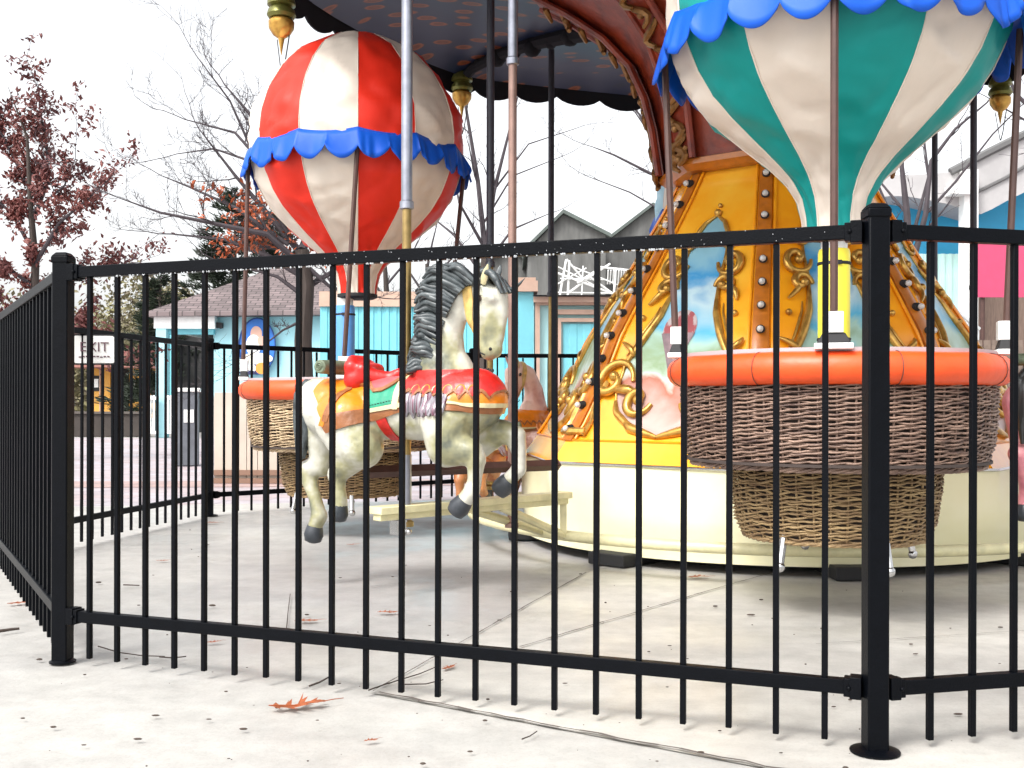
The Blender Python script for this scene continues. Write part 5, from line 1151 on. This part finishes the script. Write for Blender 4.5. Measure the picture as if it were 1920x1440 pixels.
# bare spreading tree behind the kiosk side, with a few orange leaves
dd = 11.5; lx = W(400, 300, dd).x
branch_tree('bare_spreading_tree', (X(572, dd), dd, 0), seg([(X(575, dd), dd, 0), W(572, 760, dd), W(568, 640, dd), W(574, 540, dd), W(566, 470, dd)], 0.11, 0.075),
    [seg([W(568, 480, dd), W(500, 400, dd + .2), W(440, 330, dd + .2), W(370, 240, dd + .3)], .042, .006), seg([W(568, 500, dd), W(500, 440, dd - .2), W(400, 420, dd - .3), W(300, 400, dd - .3), W(215, 370, dd - .4)], .038, .005), seg([W(540, 460, dd), W(440, 390, dd), W(350, 350, dd + .3), W(300, 330, dd + .3)], .025, .005), seg([W(540, 440, dd), W(460, 300, dd - .2), W(400, 280, dd), W(330, 290, dd)], .022, .005), seg([W(520, 400, dd), W(470, 280, dd + .2), W(430, 190, dd), W(370, 110, dd)], .022, .005), seg([W(560, 440, dd), W(520, 330, dd), W(480, 230, dd + .2), W(420, 160, dd + .3)], .05, .008), seg([W(570, 520, dd), W(500, 480, dd + .4), W(420, 450, dd + .5), W(320, 440, dd + .5)], .04, .008), seg([W(566, 470, dd), W(600, 380, dd + .5), W(640, 280, dd + .8)], .05, .01), seg([W(574, 540, dd), W(640, 500, dd + .3), W(740, 490, dd + .5)], .035, .008), seg([W(570, 600, dd), W(530, 620, dd - .2), W(480, 660, dd - .3)], .018, .005), seg([W(574, 560, dd), W(520, 520, dd), W(450, 500, dd)], .03, .008), seg([W(530, 350, dd), W(440, 250, dd + .4), W(345, 225, dd + .5)], .025, .006), seg([W(574, 500, dd), W(620, 540, dd), W(720, 560, dd + .4)], .03, .006)],
    31, 'bare spreading tree with dark trunk and a few orange leaves behind the red balloon', leaf='orange_leaf', leaf_n=2, leaf_s=0.035, depth=3, dens=0.92, tw=1.25, twig_r=0.0038, leaf_keep=0.10, leafbox=lambda p: Z(500, 11.5) < p.z < Z(350, 11.5) and X(385, 11.5) < p.x < X(620, 11.5))
# multi stem bare tree behind the poles
dd = 17.0
branch_tree('multi_stem_bare_tree', (X(900, dd), dd, 0), seg([(X(905, dd), dd, 0), W(905, 600, dd), W(910, 470, dd)], 0.09, 0.07),
    [seg([W(910, 480, dd), W(895, 340, dd), W(872, 200, dd), W(865, 120, dd)], .05, .01), seg([W(910, 470, dd), W(925, 360, dd), W(950, 260, dd), W(970, 180, dd)], .045, .01), seg([W(908, 520, dd), W(850, 440, dd), W(800, 400, dd + .5)], .035, .008), seg([W(908, 500, dd), W(960, 430, dd), W(1030, 400, dd)], .03, .006), seg([W(905, 420, dd), W(960, 330, dd + .4), W(1060, 290, dd + .4)], .02, .005), seg([W(905, 460, dd), W(860, 380, dd - .4), W(845, 300, dd)], .03, .006), seg([W(930, 350, dd), W(990, 270, dd + .4), W(1080, 240, dd + .4)], .018, .005)],
    41, 'multi stemmed bare tree between the red balloon and the dark poles', depth=3, dens=0.62, tw=0.7, twig_r=0.0045)
# tree whose drooping limbs cross the sky left of the tower
dd = 15.0
branch_tree('leaning_bare_tree', (X(1330, dd), dd, 0), seg([(X(1330, dd), dd, 0), W(1330, 500, dd), W(1320, 200, dd), W(1300, 0, dd)], 0.12, 0.06),
    [seg([W(1310, 400, dd), W(1230, 330, dd), W(1150, 290, dd), W(1110, 275, dd)], .03, .006), seg([W(1310, 280, dd), W(1220, 240, dd), W(1160, 170, dd)], .03, .008), seg([W(1300, 200, dd), W(1230, 270, dd - .3), W(1190, 210, dd - .3), W(1150, 180, dd)], .02, .005), seg([W(1310, 420, dd), W(1250, 400, dd), W(1180, 360, dd), W(1100, 330, dd)], .02, .005), seg([W(1320, 300, dd), W(1250, 310, dd), W(1215, 250, dd), W(1185, 190, dd)], .03, .008)],
    51, 'bare tree hidden behind the tower, limbs reaching left across the sky', depth=3, dens=0.55, tw=0.6, twig_r=0.0045)
# bare tree right
dd = 13.0
branch_tree('grey_bare_tree', (X(1705, dd), dd, 0), seg([(X(1712, dd), dd, 0), W(1708, 600, dd), W(1706, 500, dd)], 0.085, 0.07),
    [seg([W(1706, 500, dd), W(1700, 400, dd), W(1690, 310, dd), W(1692, 230, dd)], .055, .015), seg([W(1706, 510, dd), W(1735, 400, dd), W(1745, 300, dd), W(1790, 240, dd), W(1850, 190, dd)], .04, .01), seg([W(1706, 480, dd), W(1660, 380, dd), W(1640, 330, dd)], .03, .01), seg([W(1735, 400, dd), W(1790, 340, dd), W(1860, 250, dd), W(1920, 190, dd)], .02, .006), seg([W(1706, 460, dd), W(1740, 330, dd + .3), W(1730, 240, dd + .3)], .025, .008), seg([W(1700, 400, dd), W(1650, 340, dd + .3), W(1600, 330, dd + .3)], .02, .006)],
    61, 'grey bare tree between the green balloon neck and the blue hall', depth=2, dens=0.6, tw=0.6, twig_r=0.006)
dd = 12.5
branch_tree('edge_bare_tree', (X(2040, dd), dd, 0), seg([(X(2040, dd), dd, 0), W(2040, 500, dd), W(2020, 250, dd)], 0.10, 0.06),
    [seg([W(2030, 300, dd), W(1960, 230, dd), W(1900, 170, dd), W(1885, 120, dd)], .04, .01), seg([W(2030, 350, dd), W(1950, 240, dd + .4), W(1880, 200, dd + .4)], .03, .008)],
    63, 'bare tree whose twigs reach in from the right picture edge', depth=2, dens=0.6, tw=0.6, twig_r=0.006)
# conifers
def conifer(base, h, rad_, seed, label, n=2600):
    rng = random.Random(seed); base = V(base); root = empty('pine_tree', base, 0, label, 'pine tree', 'dark pines behind the aqua kiosk'); m = MB(); m.tube([(0, 0, 0), (0, 0, h * 0.97)], [0.14, 0.02], 8); m.build('trunk', M['trunk'], root)
    m = MB(); m2 = MB()
    for i in range(int(h * 20)):
        z = h * (0.12 + 0.87 * (i / (h * 20)) ** 0.9) if True else 0; rr_ = rad_ * (1 - z / h) ** 0.75 * rng.uniform(0.7, 1.15) + 0.1; a = rng.uniform(0, 2 * pi); tip = V((rr_ * cos(a), rr_ * sin(a), z + rng.uniform(-0.05, 0.3) * rr_)); o_ = V((0, 0, z))
        m2.tube([o_, o_.lerp(tip, 0.5) + V((0, 0, 0.05)), tip], [0.02, 0.012, 0.004], 3, caps=False)
        for q in range(int(10 + rr_ * 60)):
            t = rng.uniform(0.2, 1.0); c0 = o_.lerp(tip, t) + V((rng.gauss(0, 1), rng.gauss(0, 1), rng.gauss(0, 1))) * 0.05; dr = ((tip - o_).normalized() + V((rng.uniform(-1, 1), rng.uniform(-1, 1), rng.uniform(-.3, 1))) * 0.9).normalized(); sd_ = dr.orthogonal().normalized() * 0.022; L_ = rng.uniform(0.12, 0.28)
            m.add([c0 - sd_, c0 + sd_, c0 + dr * L_], [(0, 1, 2)])
            m.add([c0 - sd_.cross(dr), c0 + sd_.cross(dr), c0 + dr * L_ + V((0, 0, 0.03))], [(0, 1, 2)])
    m2.build('branches', M['twig'], root); m.build('needles', M['needle'], root, smooth=False); return root
conifer((X(440, 31), 31, 0), 6.9, 2.7, 1, 'large dark pine rising above the kiosk roof left of the red balloon')
conifer((X(520, 33), 33, 0), 6.6, 2.4, 2, 'dark pine just right of the largest pine')
conifer((X(300, 29), 29, 0), 4.2, 1.5, 3, 'smaller pine at the left end of the kiosk roof')
# distant woods and scrub
def scatter(name, xr_, yr_, zf, n, s, mt, seed, label=None):
    rng = random.Random(seed); m = MB()
    for i in range(n):
        x, y = rng.uniform(*xr_), rng.uniform(*yr_); zt = zf(x) * (0.75 + 0.5 * noise.noise(V((x * 0.35, y * 0.2, seed)))); z = zt * rng.random() ** 0.7
        a = V((rng.uniform(-1, 1), rng.uniform(-1, 1), rng.uniform(-1, 1))).normalized(); b = a.orthogonal().normalized(); s_ = s * rng.uniform(0.5, 1.5); c0 = V((x, y, z))
        m.add([c0 - a * s_, c0 + b * s_ * 0.6, c0 + a * s_, c0 - b * s_ * 0.6], [(0, 1, 2, 3)])
    o = m.build(name, mt, smooth=False); return tag(o, label or 'brushy distant woods beyond the paths', 'woods', kind='stuff')
scatter('distant_woods', (-27, -13), (44, 52), lambda x: 6.6, 34000, 0.10, M['brush'], 5)
scatter('distant_thicket', (-8, 30), (58, 70), lambda x: 5.5, 12000, 0.22, mat('grey_thicket', (0.16, 0.13, 0.12), 0.8, col2=(0.09, 0.08, 0.08), vscale=1.0), 6, 'grey leafless thicket far behind the buildings')
for i, (u, dd, v) in enumerate(((640, 26, 430), (720, 30, 440), (800, 28, 455))):
    branch_tree('far_bare_tree', (X(u, dd), dd, 0), seg([(X(u, dd), dd, 0), W(u + 5, 560, dd), W(u, v + 40, dd)], 0.12, 0.05), [seg([W(u, 560, dd), W(u - 40, 500, dd), W(u - 60, v, dd)], .04, .01), seg([W(u, 540, dd), W(u + 50, 480, dd), W(u + 70, v, dd)], .04, .01), seg([W(u, v + 50, dd), W(u + 10, v, dd), W(u + 20, v - 40, dd)], .04, .01)],
        70 + i, ['far bare tree behind the red balloon neck', 'far bare tree left of the grey horse pole', 'far bare tree behind the grey mane'][i], depth=2, dens=0.7, tw=0.5, twig_r=0.01, group='bare trees behind the siding building')
# ================================================================== LITTER ON THE GROUND
def ground_at(u, v): d = EYE * F / (v - HOR); return V(((u - 960) / F * d, d, 0))
OUT = [(0.0, 0.02), (0.08, 0.05), (0.16, 0.20), (0.20, 0.07), (0.30, 0.08), (0.42, 0.34), (0.38, 0.20), (0.47, 0.33), (0.42, 0.09), (0.52, 0.09), (0.68, 0.36), (0.62, 0.20), (0.75, 0.30), (0.64, 0.07), (0.74, 0.07), (0.90, 0.20), (0.82, 0.08), (0.93, 0.08), (1.02, 0.0)]
def oak_leaf(p, L, rz_, label, curl=0.3, seed=0):
    rng = random.Random(seed); m = MB(); K = 6
    def P3(x, y): return V(((x - 0.5) * L, y * L, curl * L * (0.9 * y * y + 0.06 * sin(x * 7 + seed) + 0.10 * abs(y) * sin(x * 19 + seed))))
    for sg in (-1, 1):
        o = [(x + rng.uniform(-.012, .012), y * rng.uniform(0.85, 1.15) * sg) for x, y in OUT]; vs = []
        for x, y in o:
            xm = min(1, max(0, x - abs(y) * 0.45))
            for q in range(K): t = q / (K - 1); vs.append(P3(xm + (x - xm) * t, y * t))
        m.add(vs, [(i * K + j, i * K + j + 1, i * K + j + K + 1, i * K + j + K) for i in range(len(o) - 1) for j in range(K - 1)])
    m.tube([P3(0, 0) + V((0, 0, .001)), P3(.5, 0) + V((0, 0, .0012)), P3(1, 0) + V((0, 0, .001)), P3(1.0, 0) + V((L * 0.18, L * 0.03, 0.002)), P3(1.0, 0) + V((L * 0.36, L * 0.10, 0.0))], [L * 0.008, L * 0.010, L * 0.009, L * 0.008, L * 0.006], 5)
    o = m.build('fallen_leaf', M['leaf_ground'], None, angle=60); zmin = min(v.co.z for v in o.data.vertices); o.location = (p[0], p[1], 0.0072 - zmin); o.rotation_euler = (0, 0, rz_)
    return tag(o, label, 'leaf', 'fallen oak leaves on the concrete')
oak_leaf(ground_at(558, 1330), 0.145, 0.35, 'large lobed orange leaf lying outside the front fence', 0.5, 2)
for i, (u, v, L, a, lb) in enumerate(((575, 1168, .085, 0.2, 'orange leaf lying inside just behind the bottom rail'), (727, 1152, .075, 0.1, 'flat orange leaf on the damp concrete under the horse'), (842, 1256, .06, 1.0, 'small orange leaf just below the bottom rail near the twigs'),
        (400, 1209, .05, 0.4, 'small orange leaf between pickets left of centre, near the bottom rail'), (40, 1135, .10, 0.6, 'leaf at the left edge below the side fence'), (1310, 1084, .10, 0.2, 'reddish leaf beside the carousel base'), (395, 983, .10, 0.1, 'leaf at the foot of the back post'), (697, 1394, .035, 0.5, 'tiny pale leaf near the bottom picture edge'), (305, 1055, .06, 0.3, 'leaf on the ride floor at left, middle distance'), (660, 1024, .06, 0.2, 'red leaf left of the hoof shadows'))):
    oak_leaf(ground_at(u, v), L, a, lb, 0.35 if i % 2 else 0.15, i + 5)
def twig(pts, r, label):
    P_ = [ground_at(u, v) for u, v in pts]; o0 = P_[0].copy(); m = MB(); q = [p - o0 + V((0, 0, 0.006 + r)) for p in P_]; m.tube(q, [r * (1 - 0.4 * i / len(q)) for i in range(len(q))], 5); o = m.build('fallen_twig', M['twig_ground']); o.location = o0; return tag(o, label, 'twig', 'twigs on the concrete')
twig([(185, 1218), (225, 1230), (270, 1236), (310, 1237)], 0.0022, 'long curved twig below the bottom rail by the left post')
twig([(300, 1238), (325, 1240), (350, 1237)], 0.0024, 'short twig ending in a bud right of the long curved twig')
twig([(581, 1293), (600, 1286), (625, 1272)], 0.003, 'dark straight twig left of the joint corner')
twig([(692, 1300), (720, 1290), (790, 1268), (820, 1255)], 0.002, 'thin long twig across the joint inside the fence')
twig([(760, 1289), (800, 1288), (832, 1280)], 0.002, 'thin reddish twig near the joint')
twig([(0, 1192), (20, 1189), (37, 1187)], 0.006, 'thick dark stick at the left edge')
twig([(538, 1185), (541, 1150), (545, 1118)], 0.002, 'pale upright lying stem left of the orange leaf')
twig([(232, 1102), (262, 1103)], 0.003, 'reddish stem on the ride floor at left')
twig([(980, 1392), (995, 1386), (1008, 1377)], 0.0018, 'hooked twig near the bottom edge')
# specks of debris nobody could count
m = MB(); rd = random.Random(3)
for i in range(170):
    u, v = rd.uniform(-100, 2000), rd.uniform(985, 1500); g_ = ground_at(u, v)
    if (g_ - C).length < 1.7: continue
    s_ = (0.0012 + 0.0042 * rd.random() ** 2.5) * (1 + (g_.y - 2.3) * 0.3); m.sphere((g_.x, g_.y, 0.006 + s_ * 0.25), s_, 6, 4, sc=(rd.uniform(0.8, 2.6), 1, 0.5))
tag(m.build('ground_debris', mat('debris', (0.06, 0.04, 0.03), 0.8, var=0.5, vscale=3)), 'scattered acorn bits and specks on the concrete', 'debris', kind='stuff')
